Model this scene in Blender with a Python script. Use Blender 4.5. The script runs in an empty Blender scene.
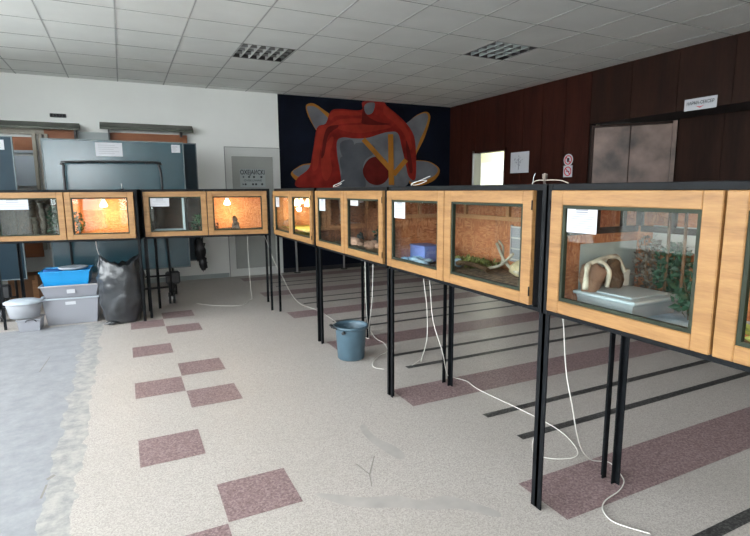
import bpy, bmesh, math, random
from mathutils import Vector, Matrix, noise
rnd = random.Random(7)
S = bpy.context.scene
COL = S.collection
PI = math.pi

# ------------------------------------------------------------------ materials
def new_mat(name):
    m = bpy.data.materials.new(name); m.use_nodes = True
    nt = m.node_tree
    for n in list(nt.nodes): nt.nodes.remove(n)
    out = nt.nodes.new('ShaderNodeOutputMaterial')
    return m, nt, out
class N:
    def __init__(s, nt): s.nt = nt
    def __call__(s, kind, **kw):
        n = s.nt.nodes.new('ShaderNode' + kind)
        for k, v in kw.items():
            if hasattr(n, k) and k not in ('Scale',): setattr(n, k, v)
        return n
    def link(s, a, b): s.nt.links.new(a, b)
    def math(s, op, a, b=None, clamp=False):
        n = s.nt.nodes.new('ShaderNodeMath'); n.operation = op; n.use_clamp = clamp
        for i, v in enumerate((a, b)):
            if v is None: continue
            if isinstance(v, (int, float)): n.inputs[i].default_value = v
            else: s.link(v, n.inputs[i])
        return n.outputs[0]
    def ramp(s, fac, stops):
        n = s.nt.nodes.new('ShaderNodeValToRGB'); e = n.color_ramp.elements
        while len(e) < len(stops): e.new(0.5)
        for i, (p, c) in enumerate(stops):
            e[i].position = p; e[i].color = (*c, 1) if len(c) == 3 else c
        s.link(fac, n.inputs[0]); return n.outputs[0]
    def mix(s, fac, a, b, mode='MIX'):
        n = s.nt.nodes.new('ShaderNodeMixRGB'); n.blend_type = mode
        for i, v in enumerate((fac, a, b)):
            if isinstance(v, (int, float)): n.inputs[i].default_value = v
            elif isinstance(v, tuple): n.inputs[i].default_value = (*v, 1)
            else: s.link(v, n.inputs[i])
        return n.outputs[0]
    def coords(s, scale=(1, 1, 1), rot=(0, 0, 0), kind='Object'):
        t = s.nt.nodes.new('ShaderNodeTexCoord'); mp = s.nt.nodes.new('ShaderNodeMapping')
        mp.inputs['Scale'].default_value = scale; mp.inputs['Rotation'].default_value = rot
        s.link(t.outputs[kind], mp.inputs[0]); return mp.outputs[0]
    def noise(s, vec, scale, detail=3, rough=0.5, out='Fac'):
        n = s.nt.nodes.new('ShaderNodeTexNoise'); n.inputs['Scale'].default_value = scale
        n.inputs['Detail'].default_value = detail; n.inputs['Roughness'].default_value = rough
        s.link(vec, n.inputs['Vector']); return n.outputs[out]
    def voronoi(s, vec, scale, out='Color', feature='F1'):
        n = s.nt.nodes.new('ShaderNodeTexVoronoi'); n.feature = feature
        n.inputs['Scale'].default_value = scale; s.link(vec, n.inputs['Vector']); return n.outputs[out]
    def sep(s, vec):
        n = s.nt.nodes.new('ShaderNodeSeparateXYZ'); s.link(vec, n.inputs[0]); return n.outputs
    def bump(s, h, strength=0.2, dist=0.01):
        n = s.nt.nodes.new('ShaderNodeBump'); n.inputs['Strength'].default_value = strength
        n.inputs['Distance'].default_value = dist; s.link(h, n.inputs['Height']); return n.outputs[0]

def principled(nt, out, color=None, rough=0.6, metal=0, spec=0.5, normal=None, **kw):
    b = nt.nodes.new('ShaderNodeBsdfPrincipled')
    if isinstance(color, tuple): b.inputs['Base Color'].default_value = (*color, 1)
    elif color is not None: nt.links.new(color, b.inputs['Base Color'])
    if isinstance(rough, (int, float)): b.inputs['Roughness'].default_value = rough
    else: nt.links.new(rough, b.inputs['Roughness'])
    b.inputs['Metallic'].default_value = metal
    b.inputs['Specular IOR Level'].default_value = spec
    if normal is not None: nt.links.new(normal, b.inputs['Normal'])
    for k, v in kw.items(): b.inputs[k.replace('_', ' ')].default_value = v
    nt.links.new(b.outputs[0], out.inputs[0]); return b

def plain(name, c, rough=0.6, metal=0, var=0.12, scale=6, spec=0.5, bump=0.0, **kw):
    m, nt, out = new_mat(name); g = N(nt)
    v = g.coords(); f = g.noise(v, scale, 4)
    lo = tuple(x * (1 - var) for x in c); hi = tuple(min(1, x * (1 + var)) for x in c)
    col = g.ramp(f, [(0.3, lo), (0.7, hi)])
    nm = g.bump(g.noise(v, scale * 4, 3), bump) if bump else None
    principled(nt, out, col, rough, metal, spec, nm, **kw); return m

def wood(name, dark, light, grain=(1, 1, 1), rough=0.5, scale=3.0, bump=0.05, spec=0.4):
    m, nt, out = new_mat(name); g = N(nt)
    v = g.coords(grain); f = g.noise(v, scale, 6, 0.6); f2 = g.noise(v, scale * 7, 3, 0.6)
    f = g.math('ADD', g.math('MULTIPLY', f, 0.7), g.math('MULTIPLY', f2, 0.3))
    col = g.ramp(f, [(0.3, dark), (0.68, light)])
    principled(nt, out, col, rough, 0, spec, g.bump(f2, bump)); return m

def osb(name, a, b, c):
    m, nt, out = new_mat(name); g = N(nt)
    v1 = g.coords((110, 110, 40)); v2 = g.coords((38, 38, 120), (0.3, 0.2, 0.5))
    w = g.noise(g.coords(), 9, 2)
    c1 = g.sep(g.voronoi(v1, 1.0))[0]; c2 = g.sep(g.voronoi(v2, 1.0))[1]
    f = g.mix(g.math('GREATER_THAN', w, 0.5), c1, c2)
    f = g.mix(0.45, f, g.noise(g.coords(), 22, 4))
    col = g.ramp(f, [(0.1, a), (0.5, b), (0.9, c)])
    principled(nt, out, col, 0.7, 0, 0.3); return m

def glass_mat(name, tint=(0.93, 0.97, 0.95), refl=0.07):
    m, nt, out = new_mat(name); g = N(nt)
    lw = nt.nodes.new('ShaderNodeLayerWeight'); lw.inputs[0].default_value = 0.5
    f = g.math('ADD', g.math('MULTIPLY', g.math('POWER', lw.outputs['Facing'], 4.0), 0.8), refl, True)
    tr = nt.nodes.new('ShaderNodeBsdfTransparent'); tr.inputs[0].default_value = (*tint, 1)
    gl = nt.nodes.new('ShaderNodeBsdfGlossy'); gl.inputs['Roughness'].default_value = 0.02
    mx = nt.nodes.new('ShaderNodeMixShader')
    g.link(f, mx.inputs[0]); g.link(tr.outputs[0], mx.inputs[1]); g.link(gl.outputs[0], mx.inputs[2])
    g.link(mx.outputs[0], out.inputs[0]); return m

def plastic_clear(name, c, alpha):
    m, nt, out = new_mat(name)
    b = principled(nt, out, c, 0.3, 0, 0.5)
    b.inputs['Alpha'].default_value = alpha; return m

def emit(name, c, strength):
    m, nt, out = new_mat(name)
    e = nt.nodes.new('ShaderNodeEmission'); e.inputs[0].default_value = (*c, 1); e.inputs[1].default_value = strength
    nt.links.new(e.outputs[0], out.inputs[0]); return m

M = {}
M['door_wood'] = wood('honey_wood', (0.175, 0.082, 0.024), (0.345, 0.182, 0.064), (1.5, 5, 14), 0.5, 2.6)
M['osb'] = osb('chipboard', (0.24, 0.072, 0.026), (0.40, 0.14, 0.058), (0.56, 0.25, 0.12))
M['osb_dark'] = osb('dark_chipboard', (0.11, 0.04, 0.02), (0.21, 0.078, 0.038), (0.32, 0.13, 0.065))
M['osb_orange'] = osb('orange_chipboard', (0.40, 0.16, 0.06), (0.56, 0.27, 0.11), (0.72, 0.42, 0.20))  # lighter copy of the chipboard, lamp glow put into the colour
M['osb_black'] = osb('blackish_chipboard', (0.035, 0.016, 0.010), (0.075, 0.034, 0.02), (0.12, 0.058, 0.032))  # near-black copy of the chipboard, gloom of unlit compartments put into the colour
M['batten'] = wood('batten_wood', (0.38, 0.17, 0.07), (0.55, 0.28, 0.13), (1, 1, 6), 0.6, 4)
M['iron'] = plain('black_iron', (0.007, 0.008, 0.0095), 0.5, 0, 0.35, 12, 0.1)
M['black_board'] = plain('black_board', (0.014, 0.014, 0.016), 0.5, 0, 0.3, 8)
M['bead'] = plain('dark_green_bead', (0.020, 0.026, 0.016), 0.6, 0, 0.2, 14, 0.2)
M['glass'] = glass_mat('clear_glass', (0.95, 0.98, 0.96), 0.022)
M['win_glass'] = glass_mat('window_glass', (0.97, 0.98, 0.98), 0.03)
M['paper'] = plain('white_paper', (0.50, 0.51, 0.54), 0.8, 0, 0.03, 3)
M['paper_grey'] = plain('grey_paper', (0.50, 0.48, 0.47), 0.8, 0, 0.06, 6)
M['ink'] = plain('grey_ink', (0.22, 0.22, 0.25), 0.8, 0, 0.05)
M['ink_black'] = plain('black_ink', (0.03, 0.03, 0.035), 0.8, 0, 0.05)
M['red'] = plain('red_print', (0.50, 0.03, 0.04), 0.7, 0, 0.1)
M['cable'] = plain('white_cable', (0.75, 0.73, 0.68), 0.5, 0, 0.05, 4)
M['black_plastic'] = plain('black_plastic', (0.012, 0.012, 0.014), 0.4, 0, 0.2, 8)
M['steel'] = plain('pale_steel', (0.55, 0.56, 0.57), 0.35, 0.6, 0.08, 6)
M['dark_steel'] = plain('dark_steel', (0.07, 0.075, 0.06), 0.45, 0.4, 0.15, 6)
M['wall_white'] = plain('white_plaster', (0.84, 0.845, 0.82), 0.75, 0, 0.035, 1.3, 0.3, 0.02)
M['door_grey'] = plain('grey_door_panel', (0.33, 0.34, 0.32), 0.5, 0, 0.06, 3)
M['door_white'] = plain('off_white_paint', (0.60, 0.61, 0.59), 0.5, 0, 0.04, 3)
M['tile'] = plain('ceiling_tile', (0.84, 0.85, 0.83), 0.9, 0, 0.04, 2.5, 0.2, 0.03)
M['tbar'] = plain('ceiling_bar', (0.62, 0.63, 0.62), 0.5, 0, 0.05, 3)
M['groove'] = plain('ceiling_joint', (0.30, 0.30, 0.295), 0.8, 0, 0.05, 3)
M['housing'] = plain('lamp_housing', (0.05, 0.045, 0.045), 0.4, 0.2, 0.3, 8)
M['louvre'] = plain('white_louvre', (0.72, 0.73, 0.72), 0.3, 0.3, 0.05, 4)
M['panel_red'] = wood('reddish_brown_panel', (0.010, 0.0028, 0.0018), (0.046, 0.0125, 0.0078), (2.5, 2.5, 0.35), 0.55, 2.2, 0.03, 0.12)
M['panel_dark'] = wood('dark_brown_panel', (0.008, 0.0036, 0.0024), (0.030, 0.0125, 0.008), (2.5, 2.5, 0.35), 0.55, 2.0, 0.03, 0.12)
M['seam'] = plain('dark_seam', (0.006, 0.003, 0.002), 0.8)
M['bronze'] = plain('worn_bronze_door', (0.13, 0.085, 0.068), 0.45, 0, 0.7, 3.2, 0.35)
M['cream'] = plain('cream_paint', (0.66, 0.64, 0.40), 0.6, 0, 0.06, 3)
M['teal'] = plain('teal_table_top', (0.016, 0.055, 0.072), 0.2, 0, 0.12, 2.0, 0.8)
M['navy'] = plain('navy_table_top', (0.005, 0.022, 0.036), 0.35, 0, 0.15, 2.0, 0.25)
M['table_edge'] = plain('pale_table_edge', (0.12, 0.15, 0.16), 0.4, 0.1, 0.05, 4)
M['brown_board'] = wood('orange_brown_board', (0.23, 0.075, 0.028), (0.32, 0.115, 0.045), (0.6, 2, 5), 0.5, 2)
M['cream_wood'] = wood('weathered_pale_wood', (0.30, 0.27, 0.22), (0.48, 0.44, 0.37), (1, 1, 0.3), 0.6, 5)
M['pale_blue'] = plain('pale_blue_board', (0.55, 0.62, 0.70), 0.5, 0, 0.05, 3)
M['grey_board'] = plain('grey_board', (0.36, 0.40, 0.40), 0.4, 0, 0.08, 3)
M['cardboard'] = plain('brown_cardboard', (0.20, 0.10, 0.05), 0.8, 0, 0.15, 5)
M['clear_tub'] = plastic_clear('clear_plastic', (0.47, 0.48, 0.53), 0.52)
M['frost_tub'] = plastic_clear('frosted_plastic', (0.48, 0.50, 0.54), 0.62)
M['lid_white'] = plain('milky_lid', (0.42, 0.47, 0.52), 0.35, 0, 0.05, 4)
M['lid_grey'] = plain('grey_lid', (0.36, 0.345, 0.345), 0.4, 0, 0.08, 4)
M['blue'] = plain('bright_blue_plastic', (0.010, 0.25, 0.56), 0.35, 0, 0.06, 4)
M['blue_dark'] = plain('deep_blue_cloth', (0.01, 0.10, 0.32), 0.7, 0, 0.3, 20)
M['bag'] = plain('black_bag_film', (0.026, 0.029, 0.033), 0.3, 0, 0.3, 7, 0.7, 0.25)
M['bucket'] = plain('blue_grey_plastic', (0.068, 0.120, 0.158), 0.42, 0, 0.12, 9)
M['leaf'] = plain('green_leaf', (0.035, 0.10, 0.025), 0.5, 0, 0.5, 25)
M['leaf_dark'] = plain('dark_green_leaf', (0.012, 0.050, 0.025), 0.5, 0, 0.5, 25)
M['leaf_light'] = plain('yellow_green_leaf', (0.50, 0.50, 0.10), 0.6, 0, 0.3, 25)
M['bark'] = plain('brown_bark', (0.10, 0.055, 0.03), 0.85, 0, 0.5, 18, 0.2, 0.6)
M['bark_grey'] = plain('grey_bark', (0.17, 0.14, 0.12), 0.85, 0, 0.5, 18, 0.2, 0.6)
M['pale_wood'] = plain('bleached_branch', (0.46, 0.40, 0.33), 0.8, 0, 0.4, 22)
M['rock'] = plain('brown_rock', (0.23, 0.13, 0.09), 0.85, 0, 0.35, 14, 0.2, 0.5)
M['rock_pink'] = plain('pink_white_stone', (0.62, 0.36, 0.27), 0.8, 0, 0.4, 12, 0.2, 0.4)
M['rock_dark'] = plain('dark_stone', (0.035, 0.035, 0.035), 0.7, 0, 0.5, 14, 0.3, 0.5)
M['soil'] = plain('brown_soil', (0.26, 0.185, 0.12), 0.95, 0, 0.6, 40, 0.1, 0.6)
M['sand'] = plain('pale_sand', (0.62, 0.50, 0.32), 0.95, 0, 0.2, 40, 0.1, 0.3)
M['moss'] = plain('green_moss', (0.22, 0.23, 0.08), 0.95, 0, 0.6, 40, 0.1, 0.8)
M['violet_blue'] = plain('violet_blue_plastic', (0.16, 0.19, 0.46), 0.45, 0, 0.12, 6)
M['rag'] = plain('pale_blue_rag', (0.30, 0.40, 0.52), 0.8, 0, 0.35, 14)
M['bulb'] = emit('lamp_glow', (1.0, 0.80, 0.48), 16)
M['ceramic'] = plain('white_ceramic', (0.8, 0.78, 0.72), 0.4, 0, 0.04)
M['wheel'] = plain('rubber_wheel', (0.02, 0.02, 0.022), 0.6, 0, 0.2)
M['ground'] = plain('outdoor_paving', (0.80, 0.80, 0.77), 0.9, 0, 0.2, 2)
M['mural_navy'] = plain('navy_paint', (0.004, 0.006, 0.013), 0.8, 0, 0.3, 3, spec=0.12)
M['mural_red'] = plain('red_paint', (0.21, 0.017, 0.012), 0.6, 0, 0.35, 5, spec=0.12)
M['mural_red2'] = plain('bright_red_paint', (0.27, 0.027, 0.016), 0.6, 0, 0.2, 5, spec=0.12)
M['mural_maroon'] = plain('maroon_paint', (0.10, 0.010, 0.008), 0.6, 0, 0.25, 5, spec=0.12)
M['mural_grey'] = plain('blue_grey_paint', (0.145, 0.15, 0.165), 0.6, 0, 0.22, 3, spec=0.12)
M['mural_grey2'] = plain('slate_paint', (0.085, 0.092, 0.105), 0.6, 0, 0.2, 3, spec=0.12)
M['mural_orange'] = plain('orange_paint', (0.34, 0.14, 0.022), 0.6, 0, 0.2, 4, spec=0.12)

def floor_mat():
    m, nt, out = new_mat('terrazzo_floor'); g = N(nt); v = g.coords()
    chip = g.sep(g.voronoi(v, 210))[0]; big = g.noise(v, 1.1, 5, 0.6); fine = g.noise(v, 130, 3)
    f = g.math('ADD', g.math('MULTIPLY', chip, 0.45), g.math('MULTIPLY', fine, 0.55))
    ter = g.ramp(f, [(0.2, (0.31, 0.275, 0.255)), (0.5, (0.465, 0.425, 0.395)), (0.8, (0.60, 0.565, 0.53))])
    ter = g.mix(g.ramp(big, [(0.35, (0.30,) * 3), (0.7, (0,) * 3)]), ter, (0.36, 0.33, 0.295))
    # worn concrete patch on the window side, ragged edge
    x, y, z = g.sep(v)
    wob = g.math('MULTIPLY', g.math('SUBTRACT', g.noise(v, 5, 4), 0.5), 0.16)
    xe = g.math('ADD', x, wob)
    con = g.ramp(g.noise(v, 9, 8, 0.75), [(0.3, (0.225, 0.232, 0.25)), (0.7, (0.365, 0.37, 0.39))])
    con = g.mix(g.ramp(g.noise(v, 40, 2), [(0.35, (0.35,) * 3), (0.6, (0,) * 3)]), con, (0.27, 0.28, 0.285))
    rub = g.ramp(g.noise(v, 14, 5, 0.7), [(0.38, (0.27, 0.27, 0.27)), (0.62, (0.43, 0.41, 0.385))])
    mk1 = g.math('LESS_THAN', xe, -0.29); mk2 = g.math('LESS_THAN', xe, -0.43)
    yl = g.math('LESS_THAN', g.math('ADD', y, g.math('MULTIPLY', wob, 0.4)), 6.12)
    col = g.mix(g.math('MULTIPLY', mk1, yl), ter, rub)
    col = g.mix(g.math('MULTIPLY', mk2, yl), col, con)
    principled(nt, out, col, 0.42, 0, 0.4, g.bump(f, 0.06)); return m
M['floor'] = floor_mat()
M['repair'] = plain('repaired_screed', (0.40, 0.372, 0.35), 0.5, 0, 0.12, 9)
M['crack'] = plain('floor_crack', (0.27, 0.25, 0.23), 0.8)
def speck(name, a, b, c, rough=0.45):
    m, nt, out = new_mat(name); g = N(nt); v = g.coords()
    f = g.math('ADD', g.math('MULTIPLY', g.sep(g.voronoi(v, 130))[0], 0.5), g.math('MULTIPLY', g.noise(v, 70, 3), 0.5))
    principled(nt, out, g.ramp(f, [(0.2, a), (0.5, b), (0.85, c)]), rough, 0, 0.4); return m
M['mauve'] = speck('mauve_terrazzo', (0.14, 0.09, 0.092), (0.235, 0.16, 0.162), (0.35, 0.265, 0.26))
M['black_strip'] = speck('black_terrazzo', (0.02, 0.02, 0.02), (0.045, 0.045, 0.044), (0.14, 0.135, 0.13))

# ------------------------------------------------------------------ mesh builder
class MB:
    def __init__(s): s.bm = bmesh.new(); s.mats = []
    def mi(s, m):
        if m not in s.mats: s.mats.append(m)
        return s.mats.index(m)
    def _tag(s, faces, m, smooth=False):
        i = s.mi(m)
        for f in faces: f.material_index = i; f.smooth = smooth
    def box(s, a, b, m, bevel=0.0, mat=None):
        tmp = bmesh.new(); bmesh.ops.create_cube(tmp, size=1)
        c = [(a[i] + b[i]) / 2 for i in range(3)]; d = [abs(b[i] - a[i]) for i in range(3)]
        for v in tmp.verts: v.co = Vector((c[0] + v.co.x * d[0], c[1] + v.co.y * d[1], c[2] + v.co.z * d[2]))
        if bevel: bmesh.ops.bevel(tmp, geom=list(tmp.edges), offset=min(bevel, min(d) * 0.45), segments=1, affect='EDGES')
        s.merge(tmp, m, mat); return s
    def merge(s, tmp, m, mat=None, smooth=False):
        vs = {}
        for v in tmp.verts: vs[v] = s.bm.verts.new(mat @ v.co if mat else v.co)
        fs = []
        for f in tmp.faces:
            try: fs.append(s.bm.faces.new([vs[v] for v in f.verts]))
            except ValueError: pass
        s._tag(fs, m, smooth); tmp.free()
    def poly(s, pts, m):
        f = s.bm.faces.new([s.bm.verts.new(p) for p in pts]); s._tag([f], m); return s
    def extrude_poly(s, pts, off, m):
        off = Vector(off); pts = [Vector(p) for p in pts]
        a = [s.bm.verts.new(p) for p in pts]; b = [s.bm.verts.new(p + off) for p in pts]
        fs = [s.bm.faces.new(a), s.bm.faces.new(b[::-1])]
        for i in range(len(a)):
            j = (i + 1) % len(a); fs.append(s.bm.faces.new([a[j], a[i], b[i], b[j]]))
        s._tag(fs, m); return s
    def tube(s, pts, r, m, seg=8, smooth=True, cap=True):
        pts = [Vector(p) for p in pts]; rr = r if isinstance(r, (list, tuple)) else [r] * len(pts)
        rings = []; up = None
        for i, p in enumerate(pts):
            t = (pts[min(i + 1, len(pts) - 1)] - pts[max(i - 1, 0)]).normalized()
            if up is None:
                up = Vector((0, 0, 1)) if abs(t.z) < 0.9 else Vector((1, 0, 0))
            u = t.cross(up)
            if u.length < 1e-4: u = t.orthogonal()
            u.normalize(); w = u.cross(t).normalized(); up = w
            rings.append([s.bm.verts.new(p + (u * math.cos(2 * PI * k / seg) + w * math.sin(2 * PI * k / seg)) * rr[i]) for k in range(seg)])
        fs = []
        for a, b in zip(rings, rings[1:]):
            for k in range(seg): fs.append(s.bm.faces.new([a[k], a[(k + 1) % seg], b[(k + 1) % seg], b[k]]))
        s._tag(fs, m, smooth)
        if cap: s._tag([s.bm.faces.new(rings[0][::-1]), s.bm.faces.new(rings[-1])], m)
        return s
    def lathe(s, prof, c, m, seg=32, smooth=True, squash=(1, 1), cap0=False, cap1=False):
        rings = [[s.bm.verts.new((c[0] + r * squash[0] * math.cos(2 * PI * k / seg), c[1] + r * squash[1] * math.sin(2 * PI * k / seg), c[2] + z)) for k in range(seg)] for r, z in prof]
        fs = []
        for a, b in zip(rings, rings[1:]):
            for k in range(seg): fs.append(s.bm.faces.new([a[k], a[(k + 1) % seg], b[(k + 1) % seg], b[k]]))
        s._tag(fs, m, smooth)
        if cap0: s._tag([s.bm.faces.new(rings[0][::-1])], m)
        if cap1: s._tag([s.bm.faces.new(rings[-1])], m)
        return s
    def blob(s, c, r, m, seed=0, rough=0.3, sub=3, freq=2.0):
        tmp = bmesh.new(); bmesh.ops.create_icosphere(tmp, subdivisions=sub, radius=1)
        for v in tmp.verts:
            n = noise.noise(v.co * freq + Vector((seed * 3.1, seed * 1.7, seed)))
            q = v.co * (1 + rough * n); v.co = Vector((c[0] + q.x * r[0], c[1] + q.y * r[1], c[2] + q.z * r[2]))
        s.merge(tmp, m, None, True); return s
    def build(s, name, parent=None, loc=None, rotz=None):
        bmesh.ops.recalc_face_normals(s.bm, faces=list(s.bm.faces))
        me = bpy.data.meshes.new(name); s.bm.to_mesh(me); s.bm.free()
        for m in s.mats: me.materials.append(M[m] if isinstance(m, str) else m)
        o = bpy.data.objects.new(name, me); COL.objects.link(o)
        if parent: o.parent = parent
        if loc is not None: o.location = loc
        if rotz is not None: o.rotation_euler.z = rotz
        return o
def tag(o, label, cat, group=None, kind=None):
    o['label'] = label; o['category'] = cat
    if group: o['group'] = group
    if kind: o['kind'] = kind
    return o
def thing(name, label, cat, loc=(0, 0, 0), rotz=0, group=None):
    o = bpy.data.objects.new(name, None); COL.objects.link(o); o.empty_display_size = 0.1
    o.location = loc; o.rotation_euler.z = rotz
    return tag(o, label, cat, group)
def struct(o): o['kind'] = 'structure'; return o
def smooth_path(pts, n=8, closed=False):
    P = [Vector(p) for p in pts]; out = []
    m = len(P); rng = range(m if closed else m - 1)
    for i in rng:
        if closed: p0, p1, p2, p3 = P[(i - 1) % m], P[i], P[(i + 1) % m], P[(i + 2) % m]
        else: p0, p1, p2, p3 = P[max(i - 1, 0)], P[i], P[i + 1], P[min(i + 2, m - 1)]
        for k in range(n):
            t = k / n
            out.append(0.5 * ((2 * p1) + (p2 - p0) * t + (2 * p0 - 5 * p1 + 4 * p2 - p3) * t * t + (3 * p1 - p0 - 3 * p2 + p3) * t ** 3))
    if not closed: out.append(P[-1])
    return out
def text(name, body, size, m, parent, mat, align='CENTER', bold=0.0, sx=1.0):
    cu = bpy.data.curves.new(name, 'FONT'); cu.body = body; cu.size = size; cu.align_x = align; cu.align_y = 'CENTER'
    cu.extrude = 0.0004; cu.offset = bold
    t = bpy.data.objects.new(name, cu); COL.objects.link(t)
    bpy.context.view_layer.update()
    me = bpy.data.meshes.new_from_object(t.evaluated_get(bpy.context.evaluated_depsgraph_get()))
    bpy.data.objects.remove(t)
    me.materials.clear(); me.materials.append(M[m])
    o = bpy.data.objects.new(name, me); COL.objects.link(o); o.parent = parent
    o.matrix_local = mat @ Matrix.Diagonal((sx, 1, 1, 1)); return o

# ------------------------------------------------------------------ room shell
XL, XR, YB, YF, ZC = -2.9, 5.774, 8.44, -3.6, 2.955
f = MB(); f.poly([(XL - .2, YF - .2, 0), (7.6, YF - .2, 0), (7.6, YB + .2, 0), (XL - .2, YB + .2, 0)], 'floor')
q = 0.325
def rect(x0, x1, y0, y1, m, z=0.0012): f.poly([(x0, y0, z), (x1, y0, z), (x1, y1, z), (x0, y1, z)], m)
for y in (0.76, 1.73, 2.70, 3.67, 4.635, 5.62): rect(-0.02, 0.302, y, y + 0.318, 'mauve')
for y in (1.085, 2.055, 3.35, 3.995, 5.29, 5.95): rect(0.306, 0.636, y, y + 0.315, 'mauve')
for k in range(-2, 6):
    y0 = 1.42 + 1.2945 * k
    rect(1.605, 5.77, y0, min(y0 + 0.305, 8.43), 'mauve')
    for d in (0.628, 0.94):
        if y0 + d < 8.4: rect(1.93, 5.77, y0 + d, y0 + d + 0.055, 'black_strip')
for pts in ([(.70, 2.09), (.80, 2.03), (.90, 1.955), (1.04, 1.90), (1.12, 1.82), (1.24, 1.80), (1.32, 1.70), (1.38, 1.60), (1.35, 1.57), (1.24, 1.69), (1.12, 1.74), (1.02, 1.81), (.88, 1.88), (.78, 1.96)],
            [(1.17, 2.60), (1.21, 2.62), (1.20, 2.46), (1.25, 2.30), (1.25, 2.20), (1.21, 2.17), (1.18, 2.25), (1.15, 2.44)]):
    f.poly([(p.x, p.y, .0008) for p in smooth_path([(x, y, 0) for x, y in pts], 4, True)], 'repair')
for pts in ([(.98, 2.24), (1.0, 2.12), (.965, 2.02), (.97, 2.02), (1.006, 2.12), (.986, 2.24)], [(1.0, 2.12), (1.10, 2.27), (1.104, 2.265), (1.006, 2.115)],
            [(-.44, 2.80), (-.41, 2.83), (-.40, 2.815), (-.43, 2.78)], [(-.445, 2.62), (-.435, 2.74), (-.425, 2.74), (-.435, 2.62)], [(-.69, 4.6), (-.66, 5.0), (-.655, 5.0), (-.682, 4.6)]):
    f.poly([(x, y, .0009) for x, y in pts], 'crack')
struct(f.build('floor'))

# ceiling: tiles with visible bars, two cells left open for the louvred lamps
gx = [0.055 + 0.605 * k for k in range(-5, 13)]; gy = [3.34 + 0.606 * k for k in range(-12, 9)]
holes = {(1.265, 5.764), (3.685, 4.552)}
c = MB()
xs = [XL - .2] + gx + [7.6]; ys = [YF - .2] + gy + [YB + .2]
for i in range(len(xs) - 1):
    for j in range(len(ys) - 1):
        if any(abs(xs[i] - h[0]) < .01 and abs(ys[j] - h[1]) < .01 for h in holes): continue
        c.poly([(xs[i], ys[j], ZC), (xs[i + 1], ys[j], ZC), (xs[i + 1], ys[j + 1], ZC), (xs[i], ys[j + 1], ZC)], 'tile')
for x in gx:
    c.box((x - .011, YF, ZC - .0018), (x + .011, YB, ZC - .0004), 'tbar')
    c.box((x - .0030, YF, ZC - .0028), (x + .0030, YB, ZC - .0018), 'groove')
for y in gy: c.box((XL, y - .004, ZC - .003), (7.4, y + .004, ZC - .0004), 'groove')
struct(c.build('ceiling'))

def louvre_lamp(x0, y0, label, nx, ny, slat):
    t = thing('louvre_lamp', label, 'ceiling lamp', (x0, y0, ZC), 0, 'louvred ceiling lamps')
    w, d = 0.605, 0.606
    h = MB()
    h.box((.0, .0, .09), (w, d, .10), 'housing')
    for a, b in (((0, 0, 0), (.012, d, .09)), ((w - .012, 0, 0), (w, d, .09)), ((0, 0, 0), (w, .012, .09)), ((0, d - .012, 0), (w, d, .09))): h.box(a, b, 'housing')
    h.build('housing', t)
    for k in range(2):
        b = MB(); b.tube([(0.03, d * (0.3 + 0.4 * k), .065), (w - .03, d * (0.3 + 0.4 * k), .065)], 0.013, 'door_white', 10); b.build('tube_bulb', t)
    l = MB()
    for k in range(1, nx): l.box((w * k / nx - .008, .012, .0), (w * k / nx + .008, d - .012, .035), slat)
    l.build('long_louvre', t)
    l = MB()
    for k in range(1, ny): l.box((.012, d * k / ny - .004, .006), (w - .012, d * k / ny + .004, .032), 'groove')
    l.build('cross_louvre', t)
louvre_lamp(1.265, 5.764, 'square louvred ceiling lamp, unlit, over the cabinet corner on the white wall side', 6, 4, 'louvre')
louvre_lamp(3.685, 4.552, 'square louvred ceiling lamp, unlit, closer to the brown panelled wall', 5, 4, 'grey_board')

# back wall (white part) and its dark mural part
w = MB(); w.box((XL - .2, YB, 0), (2.385, YB + .15, ZC), 'wall_white'); w.box((2.385, YB + .0, 0), (XR + .1, YB + .15, ZC), 'mural_navy')
struct(w.build('wall_back'))
b = MB(); b.box((XL, YB - .012, 0), (1.48, YB, .07), 'grey_board'); b.box((2.40, YB - .012, 0), (XR, YB, .07), 'black_board'); struct(b.build('baseboard_back'))

# right wall: brown panels, doorway opening, bulkhead over a recessed slanted entrance
w = MB()
DY0, DY1, DZ = 6.83, 7.64, 2.04
def panel(y0, y1, z0, z1, m, x=XR, t=0.03): w.box((x, y0, z0), (x + t, y1, z1), m)
ysm = [YB, 8.05, DY1]
for a, bb in zip(ysm, ysm[1:]): panel(bb + .004, a - .004, 0, ZC, 'panel_red')
panel(DY0 + .004, DY1 - .004, DZ, ZC, 'panel_red')
for a, bb in ((DY0, 6.42), (6.42, 6.0), (6.0, 5.55), (5.55, 5.11)): panel(bb + .004, a - .004, 0, ZC, 'panel_red')
w.box((XR + .02, DY1, 0), (XR + .12, YB, ZC), 'seam'); w.box((XR + .02, 5.11, 0), (XR + .12, DY0, ZC), 'seam'); w.box((XR + .02, DY0, DZ), (XR + .12, DY1, ZC), 'seam')
ycut = [5.11, 4.5, 3.9, 3.3, 2.7, 2.1, 1.5, .9, .3, -.3, -.9, -1.5, -2.1, -2.7, YF]
for a, bb in zip(ycut, ycut[1:]): panel(bb + .003, a - .003, 2.265, ZC, 'panel_dark')
w.box((XR + .028, YF, 2.265), (7.3, 5.11, ZC), 'seam')
struct(w.build('wall_right'))
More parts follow.
